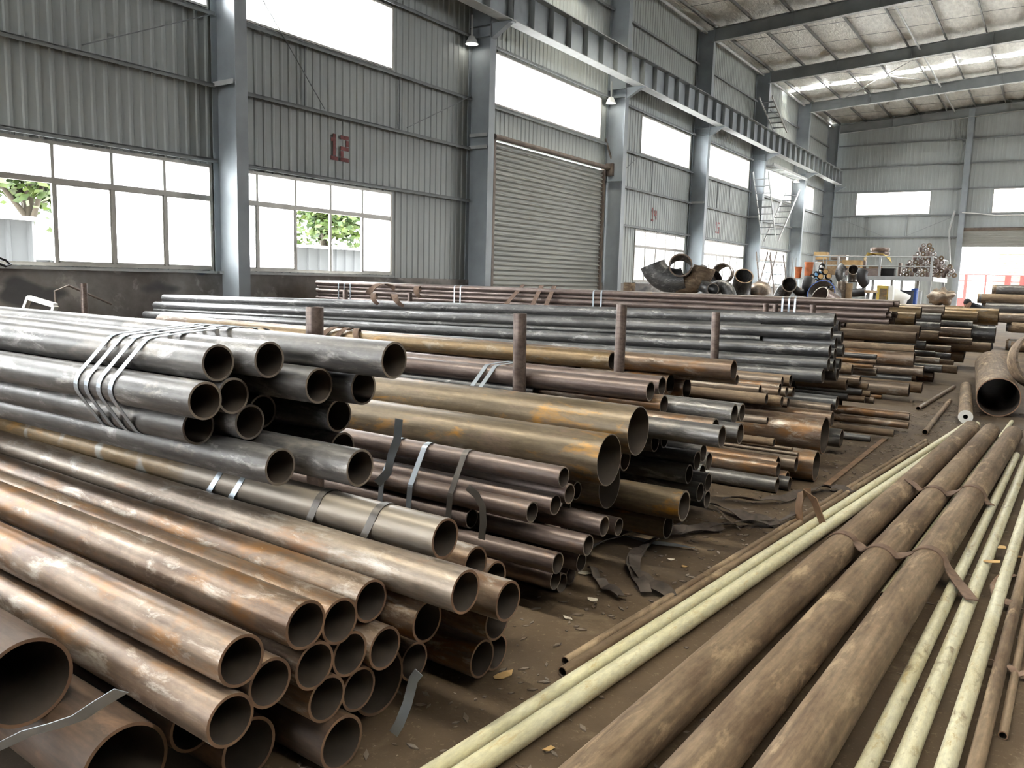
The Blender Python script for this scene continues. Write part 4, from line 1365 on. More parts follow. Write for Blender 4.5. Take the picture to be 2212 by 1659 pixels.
    ('U', -2.104, 19.4, 0.1, 0.2, 7.4, 0, 0, 1),
    ('T', -3.536, 9.407, 0.228, 0.22, 10.86, 0, -0.0167, 1),
    ('U', -2.081, 15.883, 0.191, 0.28, 7.42, 0, 0, 1),
    ('T', -3.706, 9.092, 0.193, 0.22, 10.69, 0, -0.0167, 1),
    ('U', -4.289, 15.712, 0.272, 0.08, 5.21, 0, 0, 1),
    ('T', -5.33, 9.634, 0.143, 0.22, 9.07, 0, -0.0167, 1),
    ('U', -4.961, 19.701, 0.195, 0.2, 4.54, 0, 0, 1),
    ('N', -2.339, 5.459, 0.234, 0.12, 6.66, 0, 0, 1),
    ('M', -2.324, 3.333, 0.254, 0.12, 5.88, 0.5, 0, 1),
    ('S', -2.454, 9.82, 0.259, 0.12, 5.55, 0, 0, 1),
    ('U', -3.043, 19.181, 0.139, 0.24, 6.46, 0, 0, 1),
    ('U', -2.662, 16.939, 0.093, 0.17, 6.84, 0, 0, 1),
    ('T', -3.666, 8.62, 0.148, 0.21, 10.73, 0, -0.0167, 1),
    ('N', -4.418, 4.632, 0.203, 0.14, 4.58, 0, 0, 1),
    ('P', -2.354, 6.561, 0.265, 0.13, 5.65, 0, 0, 1),
    ('S', -2.45, 10.3, 0.259, 0.09, 5.55, 0, 0, 1),
    ('R', -2.386, 2.707, 0.195, 0.14, 5.81, 2.0, 0, 1),
    ('U', -1.847, 16.091, 0.263, 0.14, 7.65, 0, 0, 1),
    ('S', -3.406, 10.056, 0.122, 0.22, 4.59, 0, 0, 1),
    ('P', -2.812, 8.28, 0.19, 0.14, 5.19, 0, 0, 1),
    ('R', -2.445, 2.345, 0.229, 0.1, 5.76, 2.0, 0, 1),
    ('M', -2.542, 3.705, 0.215, 0.12, 5.66, 0.5, 0, 1),
    ('U', -3.627, 17.443, 0.11, 0.21, 5.87, 0, 0, 1),
    ('R', -2.956, 2.604, 0.218, 0.1, 5.24, 2.0, 0, 1),
    ('P', -2.214, 7.3, 0.074, 0.14, 5.79, 0, 0, 1),
    ('M', -3.086, 3.436, 0.218, 0.08, 5.11, 0.5, 0, 1),
    ('Q', -4.268, 7.059, 0.132, 0.19, 3.73, 0, 0, 1),
    ('Q', -4.18, 7.848, 0.13, 0.2, 3.82, 0, 0, 1),
    ('S', -2.353, 12.981, 0.2, 0.14, 5.65, 0, 0, 1),
    ('S', -2.61, 10.221, 0.191, 0.12, 5.39, 0, 0, 1),
    ('N', -2.837, 5.347, 0.18, 0.09, 6.16, 0, 0, 1),
    ('U', -4.688, 18.211, 0.059, 0.11, 4.81, 0, 0, 1),
    ('M', -2.467, 3.161, 0.171, 0.12, 5.73, 0.5, 0, 1),
    ('S', -4.433, 10.781, 0.085, 0.17, 3.57, 0, 0, 1),
    ('U', -1.879, 15.434, 0.11, 0.2, 7.62, 0, 0, 1),
    ('U', -4.449, 15.205, 0.068, 0.13, 5.05, 0, 0, 1),
    ('U', -2.292, 16.126, 0.101, 0.19, 7.21, 0, 0, 1),
    ('N', -2.567, 4.916, 0.127, 0.14, 6.43, 0, 0, 1),
    ('M', -2.745, 3.922, 0.148, 0.12, 5.45, 0.5, 0, 1),
    ('S', -3.1, 9.82, 0.169, 0.06, 4.9, 0, 0, 1),
    ('U', -1.643, 15.634, 0.099, 0.18, 7.86, 0, 0, 1),
    ('S', -2.089, 10.461, 0.125, 0.21, 5.91, 0, 0, 1),
    ('U', -2.912, 16.541, 0.039, 0.06, 6.59, 0, 0, 1),
    ('N', -5.102, 5.591, 0.094, 0.14, 3.9, 0, 0, 1),
    ('N', -2.819, 5.459, 0.114, 0.12, 6.18, 0, 0, 1),
    ('RB', -3.848, 1.06, 0.109, 0.14, 4.35, 2.0, 0, 1),
    ('N', -2.512, 5.146, 0.134, 0.07, 6.49, 0, 0, 1),
    ('T', -4.032, 9.407, 0.062, 0.11, 10.37, 0, -0.0167, 1),
    ('T', -4.309, 8.836, 0.059, 0.11, 10.09, 0, -0.0167, 1),
    ('M', -3.605, 3.44, 0.138, 0.08, 4.59, 0.5, 0, 1),
    ('M', -3.096, 3.71, 0.095, 0.12, 5.1, 0.5, 0, 1),
    ('N', -5.188, 4.632, 0.067, 0.13, 3.81, 0, 0, 1),
    ('S', -2.975, 12.981, 0.07, 0.12, 5.03, 0, 0, 1),
    ('Q', -4.348, 7.579, 0.054, 0.09, 3.65, 0, 0, 1),
    ('U', -5.595, 19.701, 0.05, 0.09, 3.91, 0, 0, 1),
    ('R', -2.824, 2.745, 0.087, 0.08, 5.38, 2.0, 0, 1),
    ('T', -4.3, 9.092, 0.042, 0.08, 10.1, 0, -0.0167, 1),
    ('S', -3.44, 10.221, 0.066, 0.13, 4.56, 0, 0, 1),
    ('B', -3.355, 4.138, 0.048, 0.09, 5.65, 0, 0, 1),
    ('P', -3.693, 8.28, 0.064, 0.11, 4.31, 0, 0, 1),
    ('S', -1.971, 12.636, 0.039, 0.07, 6.03, 0, 0, 1),
    ('M', -3.004, 3.166, 0.055, 0.11, 5.2, 0.5, 0, 1),
    ('M', -2.55, 4.365, 0.05, 0.09, 5.65, 0, 0, 1),
    ('P', -2.312, 8.1, 0.037, 0.07, 5.69, 0, 0, 1),
    ('P', -2.289, 6.641, 0.051, 0.09, 5.71, 0, 0, 1),
    ('M', -3.46, 3.928, 0.048, 0.08, 4.74, 0.5, 0, 1),
    ('M', -2.736, 3.289, 0.047, 0.09, 5.46, 0.5, 0, 1),
    ('N', -3.238, 5.146, 0.053, 0.09, 5.76, 0, 0, 1),
    ('N', -2.513, 5.247, 0.036, 0.06, 6.49, 0, 0, 1),
    ('N', -3.226, 4.916, 0.028, 0.057, 5.77, 0, 0, 1),
    ('S', -1.945, 9.8, 0.029, 0.058, 6.06, 0, 0, 1),
]

GINFO = {
    'G': ('in strapped upper stack at left', 'pipes of the strapped upper stack'),
    'R': ('in nearest rusty pile', 'pipes of the nearest rusty pile'),
    'RB': ('under nearest rusty pile', 'large pipes under the nearest pile'),
    'M': ('in thin strapped central pile', 'thin pipes of the central pile'),
    'B': ('lying across thin central pile', 'wide ochre pipes across the central pile'),
    'N': ('in mixed pile behind wide ochre pipes', 'pipes of the mixed pile behind the ochre pipes'),
    'P': ('in low rusty pile by the aisle', 'pipes of the low rusty pile by the aisle'),
    'Q': ('in pile between tall stake posts', 'pipes of the pile between the stake posts'),
    'T': ('in long dark stack reaching the windows', 'pipes of the long dark stack'),
    'S': ('in low pile past long dark stack', 'pipes of the low pile past the dark stack'),
    'F': ('in far strapped thin-pipe stack', 'pipes of the far strapped stack'),
    'U': ('in farthest pile left of aisle', 'pipes of the farthest pile'),
}
ADJ = {'grey': 'dark grey', 'slate': 'slate grey', 'rust': 'rusty brown', 'mauve': 'mauve-brown', 'ochre': 'ochre', 'olive': 'olive-ochre', 'dusty': 'dusty brown', 'tan': 'tan', 'cream': 'cream-painted', 'banded': 'banded ochre-grey', 'shade_rust': 'shade-darkened rusty'}
_cache = {}


def pipe_mesh(D, L, mat, wall=None, rim='edge', seg=None):
    key = (round(D, 3), round(L, 2), mat, wall, rim)
    if key in _cache:
        return _cache[key]
    w = wall or max(0.004, min(0.011, 0.062 * D))
    sg = seg or (40 if D > 0.2 else 32)
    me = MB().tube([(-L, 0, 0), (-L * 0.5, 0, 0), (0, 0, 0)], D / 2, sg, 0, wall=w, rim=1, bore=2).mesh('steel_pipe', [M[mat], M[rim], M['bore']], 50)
    _cache[key] = me
    return me


def pick_mat(g, i, Z):
    rr = random.Random(hash((g, i)) if False else i * 131 + ord(g[0]) * 7 + len(g))
    if g == 'G':
        return 'grey'
    if g == 'R':
        return {0: 'banded', 1: 'rust', 2: 'tan'}.get(i, 'rust')
    if g == 'RB':
        return 'shade_rust'
    if g == 'M':
        return 'mauve' if i < 19 else 'olive'
    if g == 'B':
        return 'olive'
    if g == 'N':
        return ['mauve', 'mauve', 'mauve', 'rust', 'rust', 'rust', 'grey', 'grey', 'grey', 'rust', 'grey', 'grey', 'grey', 'grey'][i] if i < 14 else ('grey' if i % 3 else 'slate')
    if g == 'P':
        return ['rust', 'rust', 'tan', 'rust', 'grey', 'grey', 'rust', 'rust', 'grey', 'rust', 'tan', 'slate', 'tan', 'dusty', 'tan', 'tan'][i]
    if g == 'Q':
        return ['rust', 'ochre'][i] if i < 2 else rr.choice(['tan', 'tan', 'rust', 'dusty'])
    if g == 'T':
        return 'slate'
    if g == 'S':
        return ['rust', 'rust', 'dusty', 'slate'][i] if i < 4 else rr.choice(['tan', 'rust', 'dusty', 'slate', 'tan'])
    if g == 'F':
        return 'mauve'
    return ['ochre', 'ochre', 'dusty', 'dusty', 'grey', 'tan', 'grey', 'dusty', 'ochre', 'ochre', 'grey', 'tan', 'tan', 'slate'][i] if i < 14 else rr.choice(['dusty', 'tan', 'slate', 'rust'])


cnt = {}
made = {}
buried = MB()
for (g, X, Y, Z, D, L, yw, tl, fill) in PIPES:
    # local -X runs back along the pipe; positive yaw swings the back end away from the camera
    rot = Matrix.Rotation(-R(yw), 4, 'Z') @ Matrix.Rotation(math.atan(tl), 4, 'Y')
    if fill:
        a = Vector((X, Y, Z))
        d = (rot @ Vector((-1, 0, 0)))
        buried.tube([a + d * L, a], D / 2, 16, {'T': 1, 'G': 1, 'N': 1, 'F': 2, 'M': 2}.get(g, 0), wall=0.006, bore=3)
        continue
    i = cnt.get(g, 0)
    cnt[g] = i + 1
    mt = pick_mat(g, i, Z)
    wall = 0.005 if g == 'B' else None
    o = obj('steel_pipe', pipe_mesh(D, L, mt, wall, 'edge' if g in 'GNTMB' else 'edge_rust'), None, (X, Y, Z), rot.to_euler())
    o['_'] = 0
    del o['_']
    made.setdefault(g, []).append((pix((X, Y, Z))[0], o, mt, (X, Y, Z, D, L)))
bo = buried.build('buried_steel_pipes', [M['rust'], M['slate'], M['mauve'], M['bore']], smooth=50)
tag(bo, 'rusty steel pipes buried deep inside the stacked piles', 'pipe', kind='stuff')
for g, lst in made.items():
    lst.sort(key=lambda q: q[0])
    for k, (u, o, mt, geo) in enumerate(lst):
        txt, grp = GINFO[g]
        which = 'open end furthest left' if k == 0 else ('open end furthest right' if k == len(lst) - 1 else 'open end %s from left' % ORD[k])
        tag(o, '%s pipe %s, %s' % (ADJ[mt], txt, which), 'pipe', grp)

# ---- upright stake posts between the piles
for k, (x, yy, top, tx) in enumerate(((-3.11, 2.84, 1.43, 'behind the strapped upper stack'), (-2.92, 4.49, 1.37, 'behind the wide ochre pipes'), (-3.01, 6.13, 1.41, 'beside the ochre pipe end'),
                                      (-2.98, 8.40, 1.30, 'in front of the long dark stack'), (-3.87, 13.1, 1.31, 'leftmost of three before the far stack'), (-3.72, 13.1, 1.31, 'middle of three before the far stack'),
                                      (-3.14, 13.1, 1.32, 'rightmost of three before the far stack'), (-11.2, 6.02, 1.37, 'by the plaster wall under the nearest window'), (-10.4, 10.21, 1.32, 'at the left end of the far strapped stack'),
                                      (-10.6, 12.16, 1.27, 'second from the left end of the far strapped stack'))):
    p = MB().tube([(0, 0, 0), (0, 0, top)], 0.0445, 24, 0, wall=0.005, rim=1).build('stake_post', [M['mauve'], M['edge']], None, (x, yy, 0), (0, R(-1.2) if k in (1, 3) else 0, 0), smooth=50)
    tag(p, 'upright brown steel stake post ' + tx, 'post', 'stake posts')


# ---- pipes lying along the aisle at the right
def aisle_pipe(x2, x11, r, y0, y1, mat, label, group, wall=None, z=None, name='steel_pipe', rim='edge_rust'):
    a = Vector((x2 + (x11 - x2) * (y0 - 2) / 9, y0, z if z is not None else r))
    b = Vector((x2 + (x11 - x2) * (y1 - 2) / 9, y1, z if z is not None else r))
    L = (b - a).length
    o = obj(name, pipe_mesh(2 * r, L, mat, wall, rim), None, b, (0, 0, math.atan2(b.y - a.y, b.x - a.x)))
    tag(o, label, 'pipe', group)
    return a, b


AG = 'pipes laid along the aisle'
aisle_pipe(-1.500, -0.730, 0.030, 1.0, 10.9, 'cream', 'thin cream-painted pipe, left one of the left pair along the aisle', AG)
aisle_pipe(-1.405, -0.625, 0.038, 1.0, 10.85, 'cream', 'cream-painted pipe, right one of the left pair along the aisle', AG)
AB = [aisle_pipe(-1.046, -0.612, 0.086, 0.8, 10.2, 'dusty', 'dusty brown pipe, leftmost of the three thick ones along the aisle', AG),
      aisle_pipe(-0.800, -0.420, 0.088, 0.8, 10.1, 'dusty', 'dusty brown pipe, middle one of the three thick ones along the aisle', AG),
      aisle_pipe(-0.571, -0.210, 0.090, 0.8, 10.05, 'dusty', 'dusty brown pipe, rightmost of the three thick ones along the aisle', AG)]
aisle_pipe(-0.395, -0.120, 0.031, 0.8, 9.1, 'creamd', 'cream-painted pipe, leftmost of three right of the thick brown pipes', AG)
aisle_pipe(-0.298, -0.030, 0.034, 0.8, 9.6, 'creamd', 'chipped cream-painted pipe, middle of three right of the thick brown pipes', AG)
aisle_pipe(-0.183, 0.085, 0.032, 0.8, 9.9, 'creamd', 'cream-painted pipe, rightmost of three right of the thick brown pipes', AG)
aisle_pipe(-0.689, -0.330, 0.024, 4.4, 11.5, 'cream', 'thin cream-painted pipe half hidden between two thick brown pipes', AG)
aisle_pipe(-0.105, 0.163, 0.027, 0.8, 6.2, 'dusty', 'thin rusty pipe right of the chipped cream pipes', AG)
aisle_pipe(-0.045, 0.20, 0.016, 3.26, 4.6, 'dusty', 'thin short rusty rod at the right edge, beside the cream pipes', AG)
aisle_pipe(-1.625, -0.87, 0.020, 2.79, 9.4, 'dusty', 'thin rusty rod, farther of two left of the cream pair', AG)
aisle_pipe(-1.578, -0.82, 0.022, 2.70, 9.2, 'dusty', 'thin rusty rod, nearer of two left of the cream pair', AG)


def floor_pipe(a, b, r, mat, label, group, wall=None, name='steel_pipe', rim='edge_rust', z=None):
    a, b = Vector((a[0], a[1], r if z is None else z)), Vector((b[0], b[1], r if z is None else z))
    L = (b - a).length
    o = obj(name, pipe_mesh(2 * r, L, mat, wall, rim), None, a, (0, 0, math.atan2(a.y - b.y, a.x - b.x)))
    return tag(o, label, 'pipe', group)


FG = 'pipes on the aisle floor further back'
floor_pipe((-0.50, 12.02), (-0.90, 17.3), 0.252, 'dusty', 'very wide dusty brown pipe on the floor at the right, dark mouth facing forward', FG, wall=0.014)
floor_pipe((-0.78, 11.10), (-1.06, 14.6), 0.082, 'dusty', 'brown pipe with a pale thick-walled end beside the very wide pipe', FG, wall=0.055, rim='white')
floor_pipe((-1.39, 11.84), (-1.26, 15.0), 0.028, 'tan', 'thin tan pipe slanting across the aisle floor, farther one', FG)
floor_pipe((-1.07, 9.88), (-1.13, 13.0), 0.030, 'dusty', 'thin brown pipe slanting across the aisle floor, nearer one', FG)
# flat angle bar on the floor
a_, b_ = Vector((-1.40, 6.72, 0.008)), Vector((-1.38, 9.25, 0.008))
tag(MB().bar(a_, b_, 0.05, 0.012).build('flat_bar', M['rustbar']), 'flat rusty steel bar lying on the floor beside the low rusty pile', 'bar')
# large ring leaning against the very wide pipe
o = MB().tube([(0, 0.19, 0), (0, -0.19, 0)], 0.385, 44, 0, wall=0.03, rim=1).build('pipe_ring', [M['dusty'], M['tan']], None, (-0.06, 12.75, 0.72), (R(-12), R(4), R(16)), smooth=50)
tag(o, 'wide short pipe ring leaning against the very wide brown pipe', 'ring')
o = MB().tube([(0, 0.45, 0), (0, -0.35, 0)], 0.15, 32, 0, wall=0.012, rim=1).build('pipe_offcut', [M['dusty'], M['tan']], None, (0.05, 12.7, 0.15), (0, 0, R(6)), smooth=50)
tag(o, 'short brown pipe offcut under the leaning ring at the right edge', 'pipe')

# ---- right-hand stack near the far doorway (pipes run off to the right)
n_ = 0
VL = []
vy, vr = 25.6, 0.14
for row in range(7):
    for c in range(6 - row // 2 - (row % 2)):
        yy = vy + c * 0.29 + (row * 0.145)
        zz = vr + row * 0.251
        xl = {6: -1.42, 5: -1.75, 4: -1.62, 3: -1.3, 2: -0.95, 1: -0.2, 0: -0.9}[row] - 0.07 * (c % 3)
        o = obj('steel_pipe', pipe_mesh(0.28, 8.0, ['dusty', 'grey', 'dusty', 'tan', 'grey'][(row + c) % 5]), None, (xl + 8.0, yy, zz))
        VL.append((row, c, o))
for (row, c, o) in VL:
    tag(o, 'brown-grey pipe in right-hand stack by doorway, %s row up, %s from front' % (ORD[row], ORD[c]), 'pipe', 'pipes of the right-hand stack')


# ================================================================== STRAPS AND SLINGS
def hull(circs, off=0.004, n=28):
    pts = []
    for (y, z, r) in circs:
        for k in range(n):
            a = 2 * math.pi * k / n
            pts.append((y + (r + off) * math.cos(a), max(0.004, z + (r + off) * math.sin(a))))
    pts = sorted(set(pts))

    def half(ps):
        h = []
        for p in ps:
            while len(h) > 1 and (h[-1][0] - h[-2][0]) * (p[1] - h[-2][1]) - (h[-1][1] - h[-2][1]) * (p[0] - h[-2][0]) <= 0:
                h.pop()
            h.append(p)
        return h
    a, b = half(pts), half(pts[::-1])
    return a[:-1] + b[:-1]


def x_for_u(u, y, z):
    lo, hi = -16.0, 2.0
    for _ in range(50):
        m_ = (lo + hi) / 2
        if pix((m_, y, z))[0] < u:
            lo = m_
        else:
            hi = m_
    return (lo + hi) / 2


def strap(circs, x, width, mat, label, group, cat='strap', name='steel_strap', lean=0.0):
    h = hull(circs)
    h.append(h[0])
    zc = sum(p[1] for p in h) / len(h)
    zt = max(p[1] for p in h)
    pts = [(x + lean * (p[1] - zt), p[0], p[1]) for p in h]
    o = MB().ribbon(pts, Vector((1, 0, 0)), width, 0.0025).build(name, M[mat])
    return tag(o, label, cat, group)


def circs_of(g, idx=None, xmax=None):
    return [(q[3][1], q[3][2], q[3][3] / 2) for q in made[g] if idx is None or idx(q[3])]


gs = circs_of('G')
gtop = [c for c in gs if c[1] > 0.85]
for k, u in enumerate((262, 285, 312, 338)):
    x = x_for_u(u, 2.04, 1.30)
    strap(gtop, x, 0.032, 'strap', 'bright steel strap round the upper grey stack, %s of four from left' % ORD[k], 'straps of the upper grey stack', lean=0.12)
mt_ = [c for c in circs_of('M') if c[0] < 4.1 and c[2] < 0.06]
for k, (u, mt) in enumerate(((885, 'strap'), (945, 'strap'), (1030, 'strap_dark'))):
    x = x_for_u(u, 3.35, 0.55)
    strap(mt_, x, 0.034, mt, 'steel strap round the thin central pipes, %s of three from left' % ORD[k], 'straps of the central pile')
nt_ = [c for c in circs_of('N') if c[1] > 0.7 and c[0] < 5.2]
for k, u in enumerate((1090, 1108)):
    strap(nt_, x_for_u(u, 4.8, 0.98), 0.034, 'strap', 'steel strap round the mauve pipes behind the ochre pipes, %s one' % ('left' if k == 0 else 'right'), 'straps of the mixed pile')
ft_ = circs_of('F')
for k, u in enumerate((735, 747, 760, 985, 998, 1285, 1302, 1693, 1707, 1720)):
    strap(ft_, x_for_u(u, 13.55, 1.4), 0.03, 'strap', 'thin steel strap round the far pipe stack, %s from the left' % ORD[k], 'straps of the far stack')


# short bands over single pipes of the nearest pile
def over_band(geo, yw, u, a0, a1, width, mat, label, tail=0.0, group='bands of the nearest pile'):
    X, Y, Z, D, L = geo
    t = math.tan(R(yw))
    x = -3.0
    for _ in range(6):
        yy = Y - (x - X) * t
        x = x_for_u(u, yy, Z + D / 2)
    yy = Y - (x - X) * t
    r = D / 2 + 0.004
    pts = []
    for k in range(15):
        a = R(a0 + (a1 - a0) * k / 14)
        pts.append((x, yy + r * math.cos(a), Z + r * math.sin(a)))
    if tail:
        e = pts[-1]
        for k in range(1, 6):
            pts.append((x + 0.01 * k, e[1] - 0.006 * k * k * 0.2, max(0.01, e[2] - tail * k / 5)))
    o = MB().ribbon(pts, Vector((1, 0, 0)), width, 0.003).build('steel_strap', M[mat])
    return tag(o, label, 'strap', group)


def find(g, u, v):
    return min(made[g], key=lambda q: math.hypot(pix(q[3][:3])[0] - u, pix(q[3][:3])[1] - v))[3]


r1, r3 = find('R', 962, 1163), find('R', 1004, 1285)
def hang_band(pxs, width, mat, label):
    """loose band lying over the banded pipe and hanging down its near side on to the next pipe"""
    X, Y, Z, D, L = r1
    t = math.tan(R(0.8))
    pts = []
    for k, (u, v) in enumerate(pxs):
        yy = Y
        for _ in range(5):
            p = at_y(u, v, yy - D / 2 - 0.008)
            yy = Y - (p.x - X) * t
        pts.append(p)
    x0_, y0_ = pts[0].x, pts[0].y + D / 2 + 0.008
    r = D / 2 + 0.004
    arc = [Vector((x0_, y0_ + r * math.cos(R(a)), Z + r * math.sin(R(a)))) for a in (50, 70, 90, 110, 130, 150)]
    pts = arc + [p for p in pts if p.z < arc[-1].z - 0.01]
    o = MB().ribbon(pts, Vector((1, 0, 0)), width, 0.003).build('steel_strap', M[mat], smooth=60)
    return tag(o, label, 'strap', 'bands of the nearest pile')


hang_band(((465, 1030), (450, 1062), (430, 1112)), 0.03, 'strap', 'bright steel band over the banded ochre pipe, left one')
hang_band(((513, 1045), (497, 1078), (475, 1128)), 0.03, 'strap', 'bright steel band over the banded ochre pipe, right one')
hang_band(((678, 1060), (672, 1090), (665, 1130), (660, 1190)), 0.036, 'strap_dark', 'dull steel band over the banded ochre pipe, left one')
hang_band(((800, 1085), (788, 1112), (785, 1160), (795, 1232)), 0.036, 'strap_dark', 'long dull steel band over the banded pipe near its open end')


# brown webbing slings thrown over the dark stack, far stack and ochre pipe
def sling(pts, width, mat, label, across, group='webbing slings'):
    o = MB().ribbon(pts, across, width, 0.007).build('webbing_sling', M[mat], smooth=70)
    return tag(o, label, 'sling', group)


def drape(geo, tilt, u, wid, label, a0=20, a1=230, slant=0.35, mat='web'):
    X, Y, Z, D, L = geo
    x = -8.0
    for _ in range(6):
        z = Z + (x - X) * (-tilt) * -1.0
        x = x_for_u(u, Y, z + D / 2)
    z = Z + (x - X) * tilt * -1.0
    r = D / 2 + 0.012
    pts = []
    for k in range(17):
        a = R(a0 + (a1 - a0) * k / 16)
        lift = 0.02 * math.sin(math.pi * k / 16)
        pts.append((x + slant * (k / 16 - 0.5) * -0.5, Y + (r + lift) * math.cos(a), z + (r + lift) * math.sin(a)))
    return sling(pts, wid, mat, label, Vector((1, 0, 0)))


t1, t2, t3 = find('T', 1804, 691), find('T', 1797, 720), find('T', 1793, 758)
q12 = find('Q', 1323, 780)
TL = 0.2 / 12
drape(t1, TL, 822, 0.09, 'brown webbing sling humped over the topmost dark pipe, left one', slant=0.9)
drape(t1, TL, 905, 0.09, 'brown webbing sling over the topmost dark pipe, right one', slant=-0.3)
drape(t2, TL, 812, 0.09, 'brown webbing sling on the second dark pipe, left leg', slant=-0.4)
drape(t2, TL, 858, 0.09, 'brown webbing sling on the second dark pipe, right leg', slant=-0.7)
drape(q12, 0, 725, 0.07, 'brown webbing sling round the ochre pipe, left coil', slant=0.8)
drape(q12, 0, 752, 0.07, 'brown webbing sling round the ochre pipe, middle coil', slant=0.5)
drape(q12, 0, 778, 0.07, 'brown webbing sling round the ochre pipe, right coil', slant=-0.5)
ftop = max(made['F'], key=lambda q: q[3][2] - q[3][1])[3]
for k, (u, sl) in enumerate(((1150, 1.4), (1172, 0.1), (1198, 0.0))):
    x = x_for_u(u, 13.6, 1.42)
    pts = [(x - sl * 0.3 * j / 8, 13.9 - 0.62 * j / 8 * 1.0, 1.475 if j < 5 else 1.475 - (j - 4) * 0.10) for j in range(9)]
    sling(pts, 0.10, 'web', 'brown webbing sling hanging over the far strapped stack, %s of three' % ORD[k], Vector((1, 0, 0)))

# webbing bands across the three thick aisle pipes
AR = (0.086, 0.088, 0.090)


def on_pipe(i, v):
    """point of pipe i's axis whose top shows at image row v"""
    a, b = AB[i]
    lo, hi = 0.0, 1.0
    for _ in range(40):
        m_ = (lo + hi) / 2
        p = a + (b - a) * m_
        if pix((p.x, p.y, p.z + AR[i]))[1] > v:
            lo = m_
        else:
            hi = m_
    return a + (b - a) * lo


def across_band(rows, label, start, end):
    pts = list(start)
    for i, v in rows:
        c = on_pipe(i, v)
        r = AR[i] + 0.006
        for k in range(9):
            ang = R(150 - 120 * k / 8)
            pts.append((c.x + r * math.cos(ang), c.y, c.z + r * math.sin(ang)))
    pts += list(end)
    # refine so that the band bends softly
    for _ in range(2):
        q = [pts[0]]
        for a, b in zip(pts, pts[1:]):
            a, b = Vector(a), Vector(b)
            q += [a * 0.75 + b * 0.25, a * 0.25 + b * 0.75]
        q.append(pts[-1])
        pts = q
    sling(pts, 0.06, 'web', label, Vector((0.15, 1, 0)))


c0_, c2_ = on_pipe(0, 1152), on_pipe(2, 1183)
across_band(((0, 1152), (1, 1180), (2, 1184)), 'brown webbing band lying across the three thick aisle pipes, nearer one',
            [(c0_.x - 0.115, c0_.y + 0.03, 0.02), (c0_.x - 0.10, c0_.y + 0.02, 0.08)],
            [(c2_.x + 0.105, c2_.y - 0.04, 0.10), (c2_.x + 0.15, c2_.y - 0.16, 0.085), (c2_.x + 0.20, c2_.y - 0.30, 0.085), (c2_.x + 0.25, c2_.y - 0.44, 0.085)])
c2_ = on_pipe(2, 1050)
c1_ = on_pipe(1, 1052)
across_band(((1, 1052), (2, 1050)), 'brown webbing band lying across two thick aisle pipes, farther one',
            [(c1_.x - 0.19, c1_.y + 0.12, 0.175), (c1_.x - 0.13, c1_.y + 0.06, 0.16)],
            [(c2_.x + 0.105, c2_.y - 0.03, 0.09), (c2_.x + 0.13, c2_.y - 0.10, 0.085)])

# ================================================================== THINGS AT THE BACK
def T(o, label, cat, group=None):
    return tag(o, label, cat, group)


def elbow_mesh(D, Rb, ang, wall, mats, seg=28, n=12):
    """hollow pipe bend: starts at the origin heading +X, bends up towards +Z"""
    pts = []
    for k in range(n + 1):
        a = R(ang) * k / n
        pts.append((Rb * math.sin(a), 0, Rb * (1 - math.cos(a))))
    return MB().tube(pts, D / 2, seg, 0, wall=wall, rim=1).mesh('pipe_elbow', mats, 50)


EL = [M['slate'], M['edge']]
ELB = [M['dusty'], M['tan']]
ELK = [M['black'], M['edge']]


def m_per_px(y, u, v):
    d = ray(u, v)
    return (y / d.y) / FPX


def elbow(u, v, Y, px, rot, mats, label, ang=90, k=1.0):
    """an elbow whose bend middle shows at pixel u, v"""
    s = m_per_px(Y, u, v)
    D = px * s
    me = elbow_mesh(D, D * k, ang, D * 0.06, mats)
    c = Vector((D * k * math.sin(R(ang / 2)), 0, D * k * (1 - math.cos(R(ang / 2)))))
    e = Matrix.Rotation(R(rot[2]), 3, 'Z') @ Matrix.Rotation(R(rot[1]), 3, 'Y') @ Matrix.Rotation(R(rot[0]), 3, 'X')
    p = at_y(u, v, Y)
    o = obj('pipe_elbow', me, None, p - e @ c, e.to_euler())
    return T(o, label, 'elbow', 'heap of pipe elbows')


# timber cribs that carry the elbow heap (behind the far strapped stack)
for k, (u, Y, w, hgt) in enumerate(((1432, 21.2, 1.5, 1.30), (1500, 21.6, 1.5, 1.25), (1565, 22.4, 1.5, 1.15), (1640, 23.5, 1.4, 1.15), (1705, 26.3, 1.9, 1.25), (1855, 30.6, 2.2, 1.25))):
    c = at_y(u, 640, Y)
    t = empty('timber_crib', (c.x, Y + 0.3, 0))
    n = int(hgt / 0.2)
    for q in range(n):
        for sgn in (-1, 0, 1):
            if q % 2:
                boxobj('timber', M['timber_dark'], t, -w / 2, w / 2, sgn * 0.45 - 0.08, sgn * 0.45 + 0.08, q * 0.2, q * 0.2 + 0.198)
            else:
                boxobj('timber', M['timber_dark'], t, sgn * (w / 2 - 0.1) - 0.08, sgn * (w / 2 - 0.1) + 0.08, -0.6, 0.6, q * 0.2, q * 0.2 + 0.198)
    T(t, 'timber crib carrying the heap of pipe elbows, %s from the left' % ORD[k], 'crib', 'timber cribs')

